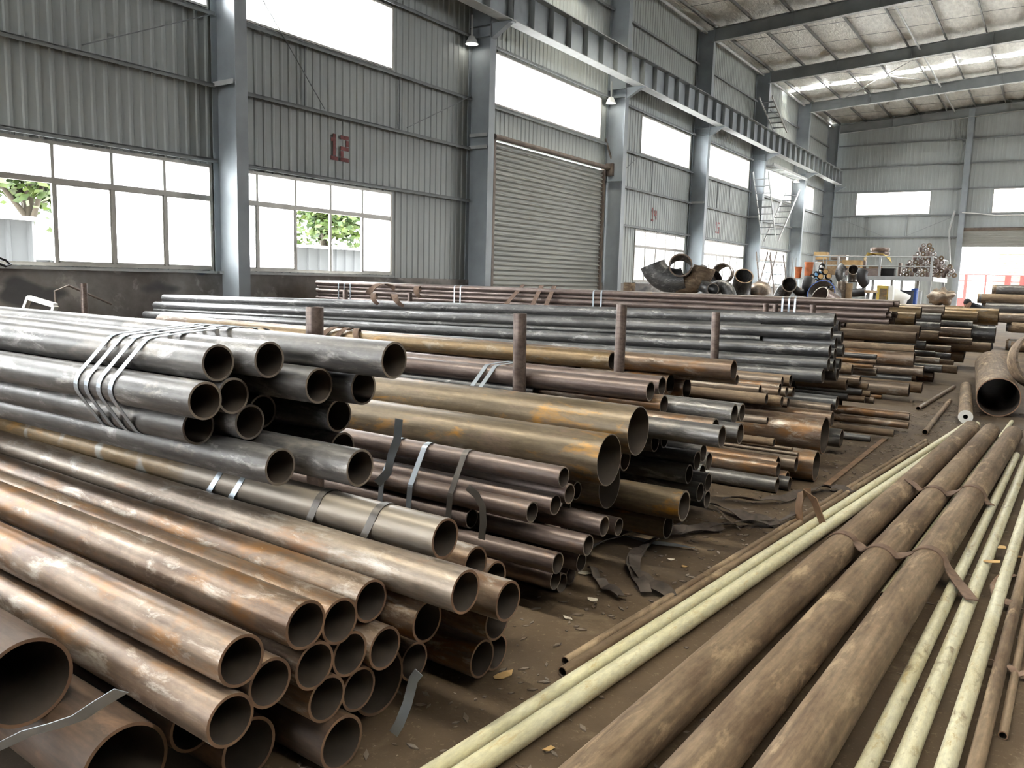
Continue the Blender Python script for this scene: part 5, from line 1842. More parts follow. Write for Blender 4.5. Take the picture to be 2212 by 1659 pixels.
elbow(1436, 602, 21.0, 54, (0, 20, 200), EL, 'big dark pipe elbow at the left end of the elbow heap')
elbow(1470, 574, 20.9, 50, (180, -8, 112), [M['grey'], M['tan']], 'big grey pipe elbow on top of the heap, open mouth facing forward', ang=42, k=1.0)
elbow(1500, 608, 21.3, 48, (0, 10, 20), ELB, 'brown pipe elbow under the open-mouthed grey elbow')
elbow(1523, 602, 22.2, 40, (0, 30, 150), EL, 'dark pipe elbow behind the brown elbow in the heap')
elbow(1562, 590, 22.4, 42, (140, -6, 104), [M['tan'], M['edge']], 'pale pipe elbow with daylight showing through its mouth', ang=38)
elbow(1557, 618, 21.6, 28, (0, -90, -22), EL, 'dark arched pipe elbow low in the middle of the heap', ang=180)
elbow(1602, 622, 23.0, 40, (180, 35, 120), [M['slate'], M['rust']], 'dark elbow with a shiny mouth right of the heap middle')
elbow(1530, 622, 21.2, 26, (90, 20, 30), EL, 'small dark elbow wedged at the foot of the heap')
elbow(1696, 625, 26.0, 32, (200, 5, 118), [M['slate'], M['edge']], 'round dark elbow right of the domed cap')
elbow(1724, 630, 27.0, 16, (0, 20, 200), ELK, 'small black elbow between the dark elbow and the blue ring')
elbow(1744, 620, 27.5, 24, (0, -40, 250), ELK, 'shiny black elbow behind the blue ring')
elbow(1843, 592, 33.0, 22, (180, 10, 100), [M['grey'], M['edge']], 'grey elbow standing under the storage platform')
elbow(1862, 600, 32.0, 22, (0, -30, 220), ELK, 'black elbow under the storage platform beside the grey one')
elbow(1815, 588, 31.5, 20, (0, -50, 200), [M['slate'], M['edge']], 'slate elbow behind the black coated pipes')
elbow(1852, 632, 30.4, 18, (90, 10, 200), ELK, 'black elbow lying low under the platform')
# domed end cap
s = m_per_px(23.5, 1641, 622)
rr = 24 * s
prof = [(rr, -0.3 * rr), (rr, 0)] + [(rr * math.cos(R(a)), 0.85 * rr * math.sin(R(a))) for a in (15, 30, 45, 60, 75, 88)]
cp = at_y(1641, 628, 23.5)
T(MB().lathe(prof, 28).build('domed_cap', M['tan'], None, cp, (R(14), R(-8), 0), smooth=50), 'pale domed pipe cap on the elbow heap', 'cap')
# big blue ring and the pipe offcut in front of it
cp = at_y(1780, 640, 27.0)
s = m_per_px(27.0, 1780, 640)
T(MB().tube([(0, 0.25, 0), (0, -0.25, 0)], 31 * s, 36, 0, wall=0.03, rim=1).build('pipe_ring', [M['grey'], M['blue']], None, cp, (R(-18), 0, R(-12)), smooth=50), 'big pipe ring with a blue painted rim behind the far stack', 'ring')
cp = at_y(1784, 648, 26.2)
T(MB().tube([(0, 0.35, 0), (0, -0.3, 0)], 21 * s, 32, 0, wall=0.025, rim=1).build('pipe_ring', [M['mauve'], M['edge']], None, cp, (R(-24), 0, R(-30)), smooth=50), 'mauve pipe offcut in front of the blue ring', 'ring')
for k, (u, v, px, mt, lb) in enumerate(((1818, 632, 22, 'tan', 'tan pipe drum right of the blue ring'), (1832, 636, 16, 'wood', 'brown pipe drum beside the tan drum'), (1360, 614, 26, 'dusty', 'brown cut pipe standing by the roller door'))):
    Y = 27.5 if k < 2 else 22.0
    cp = at_y(u, v, Y)
    s = m_per_px(Y, u, v)
    T(MB().tube([(0, 0, -cp.z), (0, 0, 0.35 if k < 2 else 0.05)], px * s / 2, 24, 0, wall=0.02, rim=1).build('pipe_drum', [M[mt], M['edge']], None, cp, smooth=50), lb, 'drum')

# black coated pipes stacked end-on, some with yellow end caps
BP = [(390, 410, 1), (325, 475, 1), (435, 470, 1), (375, 540, 1), (210, 480, 0), (268, 440, 0), (330, 395, 0), (345, 335, 0), (262, 540, 0), (315, 550, 0), (440, 545, 0), (205, 545, 0), (290, 600, 0), (350, 605, 0), (410, 605, 0), (470, 600, 0)]
bpm = {}
Yb = 31.0
s = m_per_px(Yb, 1785, 600)
for k, (a, b, yel) in enumerate(BP):
    cp = at_y(1720 + 0.1627 * a, 520 + 0.1627 * b, Yb)
    t = empty('coated_pipe', cp, R(14))
    MB().tube([(0, 0, 0), (0, 2.2, 0)], 5.9 * s, 18, 0, wall=0.02).build('barrel', M['black'], t, smooth=50)
    if yel:
        MB().tube([(0, -0.03, 0), (0, 0.02, 0)], 5.0 * s, 18, 0).build('end_cap', M['card'], t, smooth=50)
    wh = 'with a tan end cap, ' if yel else 'with an open end, '
    T(t, 'black coated pipe %s%s in the stack left of the platform' % (wh, ORD[sum(1 for q in BP[:k] if q[2] == yel)]), 'pipe', 'black coated pipes')
# bearer rack for the coated pipes
c0 = at_y(1775, 640, 31.0)
t = empty('pipe_rack', (c0.x, 31.9, 0))
zt = at_y(1785, 520 + 0.1627 * 640, Yb).z
boxobj('shelf', M['wood'], t, -1.4, 1.6, -0.6, 0.9, zt - 0.1, zt)
for dx in (-1.3, 1.5):
    for dy in (-0.5, 0.8):
        boxobj('leg', M['paint_dark'], t, dx - 0.05, dx + 0.05, dy - 0.05, dy + 0.05, 0, zt - 0.1)
T(t, 'low timber-topped rack under the black coated pipes', 'rack')

# ---- storage platform with railing
PY = 44.0
pa, pb = at_y(1757, 598, PY), at_y(2013, 600, PY)
zd = 2.20
t = empty('storage_platform', (pa.x, PY, 0))
W = pb.x - pa.x
boxobj('deck', M['wood'], t, 0, W, 0, 6, zd - 0.06, zd)
boxobj('edge_beam', M['light_steel'], t, 0, W, -0.06, 0, zd - 0.2, zd + 0.02)
boxobj('side_beam', M['light_steel'], t, W, W + 0.06, 0, 6, zd - 0.2, zd + 0.02)
for fx in (0.02, 0.27, 0.52, 0.76, 0.985):
    boxobj('leg', M['light_steel'], t, W * fx - 0.06, W * fx + 0.06, 0.1, 0.22, 0, zd - 0.06)
    boxobj('leg', M['light_steel'], t, W * fx - 0.06, W * fx + 0.06, 5.7, 5.82, 0, zd - 0.06)
for u in (1757, 1810, 1900, 2012):
    x_ = at_y(u, 580, PY).x - pa.x
    boxobj('rail_post', M['light_steel'], t, x_ - 0.05, x_ + 0.05, -0.05, 0.05, zd, zd + 1.0)
for zz in (0.5, 0.97):
    MB().tube([(0, 0, zd + zz), (W, 0, zd + zz)], 0.03, 8).build('handrail', M['light_steel'], t)
    MB().tube([(W, 0, zd + zz), (W, 6, zd + zz)], 0.03, 8).build('handrail', M['light_steel'], t)
boxobj('rail_post', M['light_steel'], t, W - 0.04, W + 0.04, 5.9, 6.0, zd, zd + 1.0)
T(t, 'grey storage platform on legs with a pipe railing', 'platform')


def on_deck(u, w_px, h_px, dy, mat, label, cat, name, depth=None, lift=0.0, group=None):
    Y = PY + dy
    p = at_y(u, 600, Y)
    s_ = m_per_px(Y, u, 590)
    w, hh = w_px * s_, h_px * s_
    d = depth or w * 0.7
    mb = MB().box(-w / 2, w / 2, 0, d, 0, hh)
    t_ = empty(name, (p.x, Y, zd + lift))
    mb.build('body', M[mat], t_)
    if mat == 'card':
        MB().box(-w * 0.04, w * 0.04, -0.004, d, hh, hh + 0.004).build('tape', M['tan'], t_)
    else:
        MB().box(-w / 2 - 0.02, w / 2 + 0.02, -0.02, d + 0.02, hh, hh + 0.03).build('lid', M[mat], t_)
    return T(t_, label, cat, group)


on_deck(1798, 66, 30, 1.2, 'wood', 'stack of brown packing boards on the platform, left side', 'boards', 'board_stack', 1.2)
on_deck(1768, 27, 16, 1.3, 'card', 'cardboard box on top of the packing boards, upper left of the platform', 'box', 'cardboard_box', 0.6, lift=0.84)
on_deck(1808, 30, 9, 1.6, 'tan', 'flat tan carton on the packing boards beside the cardboard box', 'box', 'flat_carton', 0.6, lift=0.84)
on_deck(1836, 38, 16, 0.5, 'card', 'yellow-brown carton behind the platform railing', 'box', 'carton', 0.6, lift=0.42)
on_deck(1862, 72, 15, 0.35, 'mauve', 'long reddish-brown steel trough along the platform edge', 'trough', 'steel_trough', 0.5)
on_deck(1916, 26, 16, 0.5, 'blackdull', 'black crate of parts on the platform', 'crate', 'parts_crate', 0.5)
on_deck(1886, 22, 22, 1.4, 'wood', 'wooden chest under the stacked flanges', 'chest', 'wooden_chest', 0.8)
# flange rings and yellow sheet
for k, (v, w) in enumerate(((548, 38), (539, 38))):
    cp = at_y(1901, v, PY + 1.6)
    s = m_per_px(PY + 1.6, 1901, v)
    ro = w / 2 * s
    prof = [(ro * 0.55, -0.1), (ro * 0.9, -0.1), (ro, -0.04), (ro, 0.06), (ro * 0.9, 0.1), (ro * 0.55, 0.1), (ro * 0.55, -0.1)]
    T(MB().lathe(prof, 28).build('flange_ring', M['mauve'], None, cp, smooth=40), 'big mauve flange ring on the platform, %s of two' % ('lower' if k == 0 else 'upper'), 'flange', 'flange rings')
cp = at_y(1895, 552, PY + 1.2)
pts = [(-0.55, -0.25, -0.25), (-0.5, -0.2, 0.02), (-0.2, 0, 0.08), (0.1, 0.02, 0.06), (0.45, -0.1, 0.0), (0.6, -0.25, -0.22)]
T(MB().ribbon(pts, Vector((0, 1, 0)), 0.7, 0.02).build('yellow_sheet', M['yellow'], None, cp, smooth=70), 'crumpled yellow sheet below the flange rings', 'sheet')
# heap of small brown fittings
fm = [MB().lathe([(0.05, -0.10), (0.10, -0.10), (0.10, 0.10), (0.05, 0.10), (0.05, -0.10)], 14, axis='Y').mesh('pipe_fitting', M['mauve'], 40),
      MB().lathe([(0.05, -0.04), (0.12, -0.04), (0.12, 0.04), (0.075, 0.04), (0.075, 0.12), (0.05, 0.12), (0.05, -0.04)], 14, axis='Y').mesh('pipe_fitting', M['dusty'], 40),
      MB().lathe([(0.04, -0.12), (0.07, -0.12), (0.11, 0.0), (0.11, 0.12), (0.08, 0.12), (0.04, -0.12)], 14, axis='Z').mesh('pipe_fitting', M['mauve'], 40)]
rows = [11, 10, 9, 7, 6, 4, 3, 2]
x0 = at_y(1938, 600, PY + 0.5).x
idx = 0
for r_, n in enumerate(rows):
    for c in range(n):
        xx = x0 + 0.14 + (c + 0.5 * r_ + (0.3 if r_ > 3 else 0)) * 0.235
        o = obj('pipe_fitting', fm[(idx * 7 + r_) % 3], None, (xx, PY + 0.75 + 0.03 * ((idx * 13) % 5), zd + 0.125 + r_ * 0.205), (0, 0, R((idx * 37) % 16 - 8)))
        T(o, 'small brown pipe fitting in the heap on the platform, %s row up, %s from left' % (ORD[r_], ORD[c]), 'fitting', 'small brown fittings')
        idx += 1
for k, (u, hpx) in enumerate(((1860, 30), (1938, 24), (2016, 34), (2024, 30))):
    cp = at_y(u, 600, PY + 1.0)
    s = m_per_px(PY + 1.0, u, 590)
    T(MB().tube([(0, 0, 0), (0, 0, hpx * s * 1.25)], 0.09, 12, 0, wall=0.02).build('upright_tube', M['mauve'], None, (cp.x, PY + 1.6, zd), smooth=50), 'mauve tube standing upright on the platform, %s from left' % ORD[k], 'tube', 'upright tubes')
# shelf of coloured oddments beside the last column
t = empty('shelf_unit', at_y(1742, 600, 41.0))
t.location.z = 0
for zz in (0.4, 1.2, 1.95):
    boxobj('shelf', M['light_steel'], t, -0.75, 0.75, 0, 0.7, zz, zz + 0.04)
for dx in (-0.75, 0.71):
    for dy in (0, 0.66):
        boxobj('post', M['light_steel'], t, dx, dx + 0.04, dy, dy + 0.04, 0, 3.0)
T(t, 'grey shelf unit beside the column left of the platform', 'shelf')
for k, (dx, w, hh, mt, lb) in enumerate(((-0.5, 0.35, 0.55, 'orange', 'orange plastic tub'), (0.0, 0.42, 0.8, 'orange', 'tall orange sack'), (0.5, 0.4, 0.35, 'skyblue', 'light blue plastic tub'), (0.45, 0.3, 0.45, 'white', 'white jerrycan'))):
    tl_ = t.location
    zb = 1.99 if k < 3 else 2.345
    o = empty(lb.split(' ', 1)[1].replace(' ', '_').replace('light_', ''), (tl_.x + dx, 41.3, zb))
    MB().lathe([(0.001, 0), (w * 0.42, 0), (w * 0.5, hh * 0.9), (w * 0.5, hh), (w * 0.45, hh), (0.001, hh * 0.92)], 18).build('body', M[mt], o, smooth=40)
    MB().lathe([(w * 0.5, hh * 0.9), (w * 0.54, hh * 0.93), (w * 0.5, hh)], 18).build('rim', M[mt], o, smooth=40)
    T(o, lb + ' on the grey shelf unit', 'container')
# yellow frame, bag and bins under the platform
cp = at_y(1905, 640, 36.0)
t = empty('yellow_cabinet', (cp.x, 36.0, 0))
boxobj('body', M['yellow'], t, -0.22, 0.20, 0, 0.5, 0, 1.72)
boxobj('door', M['white'], t, 0.22, 0.40, 0, 0.4, 0, 1.72)
boxobj('panel', M['olive'], t, -0.10, 0.18, -0.02, 0, 0.2, 1.6)
T(t, 'yellow framed cabinet standing under the platform', 'cabinet')
cp = at_y(1918, 622, 37.5)
b = bmesh.new()
bmesh.ops.create_icosphere(b, subdivisions=3, radius=1.0)
for v in b.verts:
    n_ = 1 + 0.12 * math.sin(v.co.x * 5 + 1) * math.cos(v.co.y * 4) + 0.08 * math.sin(v.co.z * 7)
    v.co = Vector((v.co.x * 0.85 * n_, v.co.y * 0.5, max(-0.6, v.co.z * 0.6 * n_) * 0.7))
me = bpy.data.meshes.new('white_sack')
b.to_mesh(me)
b.free()
me.materials.append(M['white'])
me.shade_smooth()
o = obj('white_sack', me, None, (cp.x, 38.0, 1.21))
T(o, 'big crumpled white sack under the platform', 'sack')
t = empty('sack_stand', (cp.x, 38.0, 0))
boxobj('top', M['wood'], t, -0.9, 0.9, -0.5, 0.5, 0.74, 0.8)
for dx in (-0.8, 0.75):
    for dy in (-0.45, 0.4):
        boxobj('leg', M['wood'], t, dx, dx + 0.05, dy, dy + 0.05, 0, 0.74)
T(t, 'timber stand carrying the white sack', 'stand')
for k, (u, v, w, mt) in enumerate(((1957, 640, 30, 'cloth'), (1975, 636, 14, 'blue'), (1986, 640, 10, 'light_steel'))):
    Y = 38.5 + k
    cp = at_y(u, v, Y)
    s = m_per_px(Y, u, v)
    t = empty('storage_bin', (cp.x, Y, 0))
    hh = cp.z + 12 * s
    MB().lathe([(0.001, 0), (w * s * 0.45, 0), (w * s * 0.5, hh), (w * s * 0.46, hh), (w * s * 0.42, 0.05), (0.001, 0.05)], 20).build('body', M[mt], t, smooth=40)
    MB().lathe([(w * s * 0.5, hh - 0.05), (w * s * 0.54, hh), (w * s * 0.46, hh + 0.02)], 20).build('rim', M[mt], t, smooth=40)
    T(t, '%s bin under the right half of the platform' % ['dark', 'blue', 'pale narrow'][k], 'bin')
# tarpaulin bundle right of the platform
cp = at_y(2040, 640, 30.0)
b = bmesh.new()
bmesh.ops.create_icosphere(b, subdivisions=3, radius=1.0)
for v in b.verts:
    v.co = Vector((v.co.x * 0.40 * (1 + 0.15 * math.sin(v.co.z * 6)), v.co.y * 0.35, max(-0.9, v.co.z) * 0.3 + 0.06 * math.sin(v.co.x * 9)))
me = bpy.data.meshes.new('tarpaulin_bundle')
b.to_mesh(me)
b.free()
me.materials.append(M['tan'])
me.shade_smooth()
T(obj('tarpaulin_bundle', me, None, (cp.x - 0.1, 30.0, 1.37)), 'tan tarpaulin bundle beside the far doorway post', 'tarpaulin')
t = empty('trestle', (cp.x - 0.1, 30.0, 0))
boxobj('top', M['wood'], t, -0.7, 0.7, -0.4, 0.4, 1.02, 1.1)
for dx in (-0.6, 0.55):
    for dy in (-0.35, 0.3):
        boxobj('leg', M['wood'], t, dx, dx + 0.05, dy, dy + 0.05, 0, 1.02)
T(t, 'timber trestle under the tan tarpaulin bundle', 'trestle')

# ---- crane access stairs: steep flights between the columns
def flight(pt, pb, n, label, wid=0.8, mat='light_steel', ground=False):
    a, b = Vector(pt), Vector(pb)
    if ground:
        b = a + (b - a) * (a.z / (a.z - b.z))
    t = empty('access_stair', b)
    for dx in (0, -wid):
        MB().bar((dx, 0, 0), a - b + Vector((dx, 0, 0)), 0.05, 0.11).build('stringer', M[mat], t)
    tm = MB().box(-wid, 0, -0.09, 0.09, -0.02, 0.02).mesh('tread', M['paint_dark'])
    for k in range(1, n + 1):
        obj('tread', tm, t, (a - b) * (k / (n + 1)))
    return T(t, label, 'stairs', 'crane access stairs')


XS = -13.6
flight(at_x(1728, 410, XS), at_x(1681, 520, XS), 8, 'steel access stair slanting down to the left, below the crane girder')
flight(at_x(1659, 370, XS), at_x(1676, 520, XS), 9, 'steep steel access ladder beside the column, upper flight')
flight(at_x(1664, 545, XS), at_x(1672, 632, XS), 6, 'steep steel access ladder beside the column, lower flight', mat='dull_brown', ground=True)
flight(at_x(1692, 552, XS), at_x(1703, 640, XS), 5, 'rusty access ladder before the low window, leaning right', mat='dull_brown', ground=True)
flight(at_x(1678, 545, XS), at_x(1655, 632, XS), 5, 'rusty access ladder before the low window, leaning left', wid=0.5, mat='dull_brown', ground=True)
flight(at_x(1668, 208, -13.75), at_x(1700, 285, -13.75), 6, 'steel ladder from the crane girder up to the roof', wid=0.7)
ca = at_x(1672, 352, -14.2)
t = empty('catwalk', (-14.25, ca.y, 8.45))
for dx in (0, -0.8):
    boxobj('side_rail', M['light_steel'], t, dx - 0.04, dx + 0.04, 0, 7.5, 0, 0.14)
bm_ = MB().box(-0.8, 0, -0.12, 0.12, 0, 0.03).mesh('grate_bar', M['light_steel'])
for k in range(13):
    obj('grate_bar', bm_, t, (0, 0.3 + k * 0.57, 0.05))
T(t, 'narrow steel catwalk slung beneath the crane girder', 'catwalk')
# floodlights hung from the corbels
for k, (cy, tx) in enumerate(((20.16, 'by the roller door, near side'), (29.16, 'by the roller door, far side'), (56.16, 'near the far corner'))):
    t = empty('floodlight', (-15.05, cy - 0.25, 8.55))
    MB().tube([(0, 0, 0.7), (0, 0, 0.12)], 0.03, 8).build('stem', M['light_steel'], t)
    MB().lathe([(0.05, 0.12), (0.09, 0.1), (0.20, -0.12), (0.19, -0.12), (0.08, 0.07), (0.001, 0.08)], 20).build('shade', M['white'], t, smooth=40)
    MB().lathe([(0.001, -0.10), (0.07, -0.08), (0.08, 0.0), (0.04, 0.06)], 14).build('bulb', M['lampglow'] if 'lampglow' in M else M['white'], t, smooth=40)
    T(t, 'white floodlight under the crane girder ' + tx, 'lamp', 'floodlights')
# white conduit on the end-wall post
c1, c2, c3 = at_y(2062, 455, YE - 0.5), at_y(2050, 500, YE - 0.5), at_y(2052, 570, YE - 0.5)
MB().tube([c1, c2, c3], 0.06, 8).build('conduit_pipe', M['light_steel'], wall_end, smooth=60)
pts = [at_y(u, v, YE - 0.45) for u, v in ((2078, 459), (2110, 461), (2150, 465), (2212, 464), (2300, 460))]
T(MB().tube(pts, 0.035, 6).build('hose', M['white'], smooth=60), 'white hose slung along the wall above the far doorway', 'hose')

# ================================================================== PERSON bending by the right-hand stack
def person():
    Y0 = 24.2
    hd = at_y(2091, 649, Y0)
    t = empty('person', (hd.x + 0.43, Y0 + 0.64, 0), R(56))
    # joints relative to the root; the figure faces -X and bends forward from the hips
    J = {'pel': (0.10, 0, 0.86), 'spn': (-0.12, 0, 1.02), 'chs': (-0.40, 0, 1.16), 'nck': (-0.58, 0, 1.24),
         'hipl': (0.11, -0.10, 0.82), 'hipr': (0.11, 0.10, 0.82), 'knl': (0.02, -0.12, 0.46), 'knr': (-0.06, 0.13, 0.46), 'anl': (0.12, -0.13, 0.09), 'anr': (0.06, 0.14, 0.09),
         'tol': (-0.10, -0.14, 0.04), 'tor': (-0.16, 0.15, 0.04),
         'shl': (-0.45, -0.19, 1.12), 'shr': (-0.45, 0.19, 1.12), 'ell': (-0.47, -0.24, 0.84), 'elr': (-0.50, 0.24, 0.84), 'wrl': (-0.62, -0.22, 0.62), 'wrr': (-0.66, 0.20, 0.62)}
    rad = {'pel': 0.15, 'spn': 0.14, 'chs': 0.155, 'nck': 0.062, 'hipl': 0.10, 'hipr': 0.10, 'knl': 0.068, 'knr': 0.068, 'anl': 0.045, 'anr': 0.045, 'tol': 0.035, 'tor': 0.035,
           'shl': 0.075, 'shr': 0.075, 'ell': 0.05, 'elr': 0.05, 'wrl': 0.032, 'wrr': 0.032}
    bones = [('pel', 'spn'), ('spn', 'chs'), ('chs', 'nck'), ('pel', 'hipl'), ('pel', 'hipr'), ('hipl', 'knl'), ('hipr', 'knr'), ('knl', 'anl'), ('knr', 'anr'), ('anl', 'tol'), ('anr', 'tor'),
             ('chs', 'shl'), ('chs', 'shr'), ('shl', 'ell'), ('shr', 'elr'), ('ell', 'wrl'), ('elr', 'wrr')]
    J['hd1'] = (-0.66, 0, 1.265)
    rad['hd1'] = 0.07
    bones.append(('nck', 'hd1'))
    for s, w in (('l', -1), ('r', 1)):
        wx, wy, wz = J['wr' + s]
        J['pm' + s] = (wx - 0.05, wy, wz - 0.07)
        rad['pm' + s] = 0.03
        bones.append(('wr' + s, 'pm' + s))
        for k, (dx, dl) in enumerate(((-0.03, 0.075), (-0.01, 0.085), (0.01, 0.08), (0.03, 0.062))):
            n1, n2 = 'f%s%da' % (s, k), 'f%s%db' % (s, k)
            J[n1] = (wx - 0.075, wy + dx * 1.2, wz - 0.07 - dl * 0.6)
            J[n2] = (wx - 0.07 + 0.02, wy + dx * 1.2, wz - 0.07 - dl * 1.15)
            rad[n1], rad[n2] = 0.009, 0.008
            bones += [('pm' + s, n1), (n1, n2)]
        n1 = 'th' + s
        J[n1] = (wx - 0.075, wy - w * 0.06, wz - 0.08)
        rad[n1] = 0.010
        bones.append(('pm' + s, n1))
    names = list(J)
    me = bpy.data.meshes.new('body')
    me.from_pydata([J[n] for n in names], [(names.index(a), names.index(b)) for a, b in bones], [])
    o = obj('body', me, t)
    sk = o.modifiers.new('skin', 'SKIN')
    sk.use_smooth_shade = True
    for n, sv in zip(names, me.skin_vertices[0].data):
        sv.radius = (rad[n], rad[n])
        sv.use_root = n == 'pel'
    sb = o.modifiers.new('sub', 'SUBSURF')
    sb.levels = sb.render_levels = 2
    m_, nt_, b_ = new_mat('person_clothes')
    v_ = coords(nt_, (1, 1, 1), False)
    sx = nd(nt_, 'ShaderNodeSeparateXYZ')
    nt_.links.new(v_, sx.inputs[0])
    legs = ramp(nt_, sx.outputs[2], [(0.0, 0.0), (0.845, 0.0), (0.85, 1.0)])
    c_ = mixc(nt_, legs, (0.05, 0.05, 0.055), (0.028, 0.03, 0.036))
    # hands and neck are skin: hands hang low and forward
    fwd = ramp(nt_, sx.outputs[0], [(0.0, 0.0), (1.0, 1.0)])
    nt_.links.new(c_, b_.inputs['Base Color'])
    b_.inputs['Roughness'].default_value = 0.9
    me.materials.append(m_)
    # head
    hb = bmesh.new()
    bmesh.ops.create_uvsphere(hb, u_segments=24, v_segments=16, radius=0.105)
    for v in hb.verts:
        x, y_, z = v.co
        v.co = Vector((x * 0.98 - (0.02 if z < -0.02 and x < 0 else 0), y_ * (0.80 if z > -0.03 else 0.68), z * 1.16))
    hm = bpy.data.meshes.new('head')
    hb.to_mesh(hm)
    hb.free()
    hm.materials.append(M['skin'])
    hm.shade_smooth()
    h_ = obj('head', hm, t, (-0.77, 0, 1.275), (0, R(-38), 0))
    nose = MB().lathe([(0.001, 0.0), (0.016, -0.012), (0.012, -0.035), (0.001, -0.045)], 10).build('nose', M['skin'], h_, (-0.108, 0, 0.012), (0, R(25), 0), smooth=60)
    for sy in (-1, 1):
        MB().lathe([(0.001, -0.004), (0.011, 0), (0.001, 0.004)], 10, axis='X').build('eye', M['hair'], h_, (-0.093, sy * 0.033, 0.02), smooth=60)
        MB().lathe([(0.001, -0.01), (0.024, 0), (0.001, 0.01)], 12, axis='Y').build('ear', M['skin'], h_, (0.005, sy * 0.084, 0.0), smooth=60)
    MB().box(-0.004, 0.004, -0.024, 0.024, -0.004, 0.004).build('mouth', M['mauve'], h_, (-0.098, 0, -0.05))
    kb = bmesh.new()
    bmesh.ops.create_uvsphere(kb, u_segments=24, v_segments=16, radius=0.114)
    bmesh.ops.delete(kb, geom=[v for v in kb.verts if v.co.z < 0.025 and v.co.x < 0.0 or v.co.z < -0.06], context='VERTS')
    for v in kb.verts:
        v.co = Vector((v.co.x * 0.98 + 0.004, v.co.y * 0.83, v.co.z * 1.16))
    km = bpy.data.meshes.new('hair')
    kb.to_mesh(km)
    kb.free()
    km.materials.append(M['hair'])
    km.shade_smooth()
    obj('hair', km, h_)
    return T(t, 'person in dark clothes bending forward beside the far right-hand pipe stack', 'person')


person()

# ================================================================== NEAR THE LEFT WINDOW
cA = at_y(50, 672, 4.6)
t = empty('white_rack', (-9.1, 4.7, 0.0))
p1, p2, p3, p4 = [at_y(u, v, 4.7) - Vector((-9.1, 4.7, 0)) for u, v in ((52, 672), (63, 643), (120, 660), (110, 690))]
for a, b in ((p1, p2), (p2, p3), (p3, p4)):
    MB().bar(a, b, 0.05, 0.05, up=(0, 1, 0)).build('frame_bar', M['white'], t)
for q in (p1, p4):
    MB().bar(q, (q.x, q.y, 0), 0.05, 0.05, up=(0, 1, 0)).build('leg', M['white'], t)
T(t, 'white painted metal frame standing by the plaster wall at the left', 'frame')
for k, pp in enumerate((((-60, 540), (-10, 553), (12, 562), (30, 570)), ((-60, 552), (-10, 566), (12, 575), (32, 583)))):
    pts = [at_x(u, v, XW + 0.25) for u, v in pp]
    pts[-1] = Vector((XW + 0.12, pts[-1].y, 1.61))
    T(MB().tube(pts, 0.022, 8).build('cable', M['blackdull'], smooth=60), 'black cable loop on the sill of the nearest window, %s one' % ('upper' if k == 0 else 'lower'), 'cable')
pts = [(XW + 0.3, 7.6, 0.0), (XW + 0.3, 7.55, 1.15), (XW + 0.3, 7.8, 1.25), (XW + 0.3, 8.6, 0.9)]
T(MB().tube(pts, 0.02, 8).build('bent_rod', M['dull_brown'], smooth=60), 'thin bent rusty rod leaning by the stake post under the nearest window', 'rod')

# ================================================================== FLOOR LITTER
def scrap(u, v, w, l, rz, mat, label, name='paper_scrap', curl=0.02):
    p = at_z(u, v, 0.0)
    rn = random.Random(int(u * 7 + v))
    n = 7
    ring = []
    for k in range(n):
        a = 2 * math.pi * k / n
        f = rn.uniform(0.65, 1.1)
        ring.append((l / 2 * math.cos(a) * f, w / 2 * math.sin(a) * f, 0.003 + curl * 0.5 * abs(math.cos(a)) * rn.random()))
    top = [(q[0], q[1], q[2] + 0.003) for q in ring]
    o = MB().add(ring + top, [tuple(range(n))[::-1], tuple(range(n, 2 * n))] + [(k, (k + 1) % n, n + (k + 1) % n, n + k) for k in range(n)]).build(name, M[mat], None, p, (0, 0, R(rz)))
    return T(o, label, 'litter', 'floor litter')


scrap(1085, 1462, 0.05, 0.10, 70, 'card', 'small tan cardboard scrap on the floor before the teal pipes', curl=0.03)
scrap(1280, 1298, 0.06, 0.07, 20, 'paper', 'white paper scrap on the floor right of the thin central pile')
scrap(1225, 1338, 0.02, 0.06, 0, 'paper', 'narrow pale paper strip on the dark floor')
scrap(1478, 1226, 0.03, 0.05, 10, 'card', 'tan scrap on the floor left of the rusty rods')
scrap(1450, 1211, 0.02, 0.05, 40, 'paper', 'tiny white scrap on the floor near the webbing heap')
scrap(1262, 1240, 0.05, 0.10, 200, 'paper', 'pale paper sheet tucked under the thin central pile')
scrap(1185, 1622, 0.03, 0.05, 60, 'card', 'brown scrap between the cream pair and the thick pipes')
scrap(1800, 1185, 0.02, 0.03, 0, 'paper', 'white fleck between the cream pair and the thick pipes')
for k, (u, v, w, l, rz) in enumerate(((2140, 1215, 0.05, 0.12, 30), (2165, 1185, 0.06, 0.10, 80), (2200, 1205, 0.05, 0.08, 10))):
    p = at_z(u, v, 0.07 if k < 2 else 0.0)
    sc = scrap(u, v, w, l, rz, 'card', 'tan torn cardboard scrap by the right-hand cream pipes, %s from left' % ORD[k])
    sc.location = (p.x, p.y, p.z)
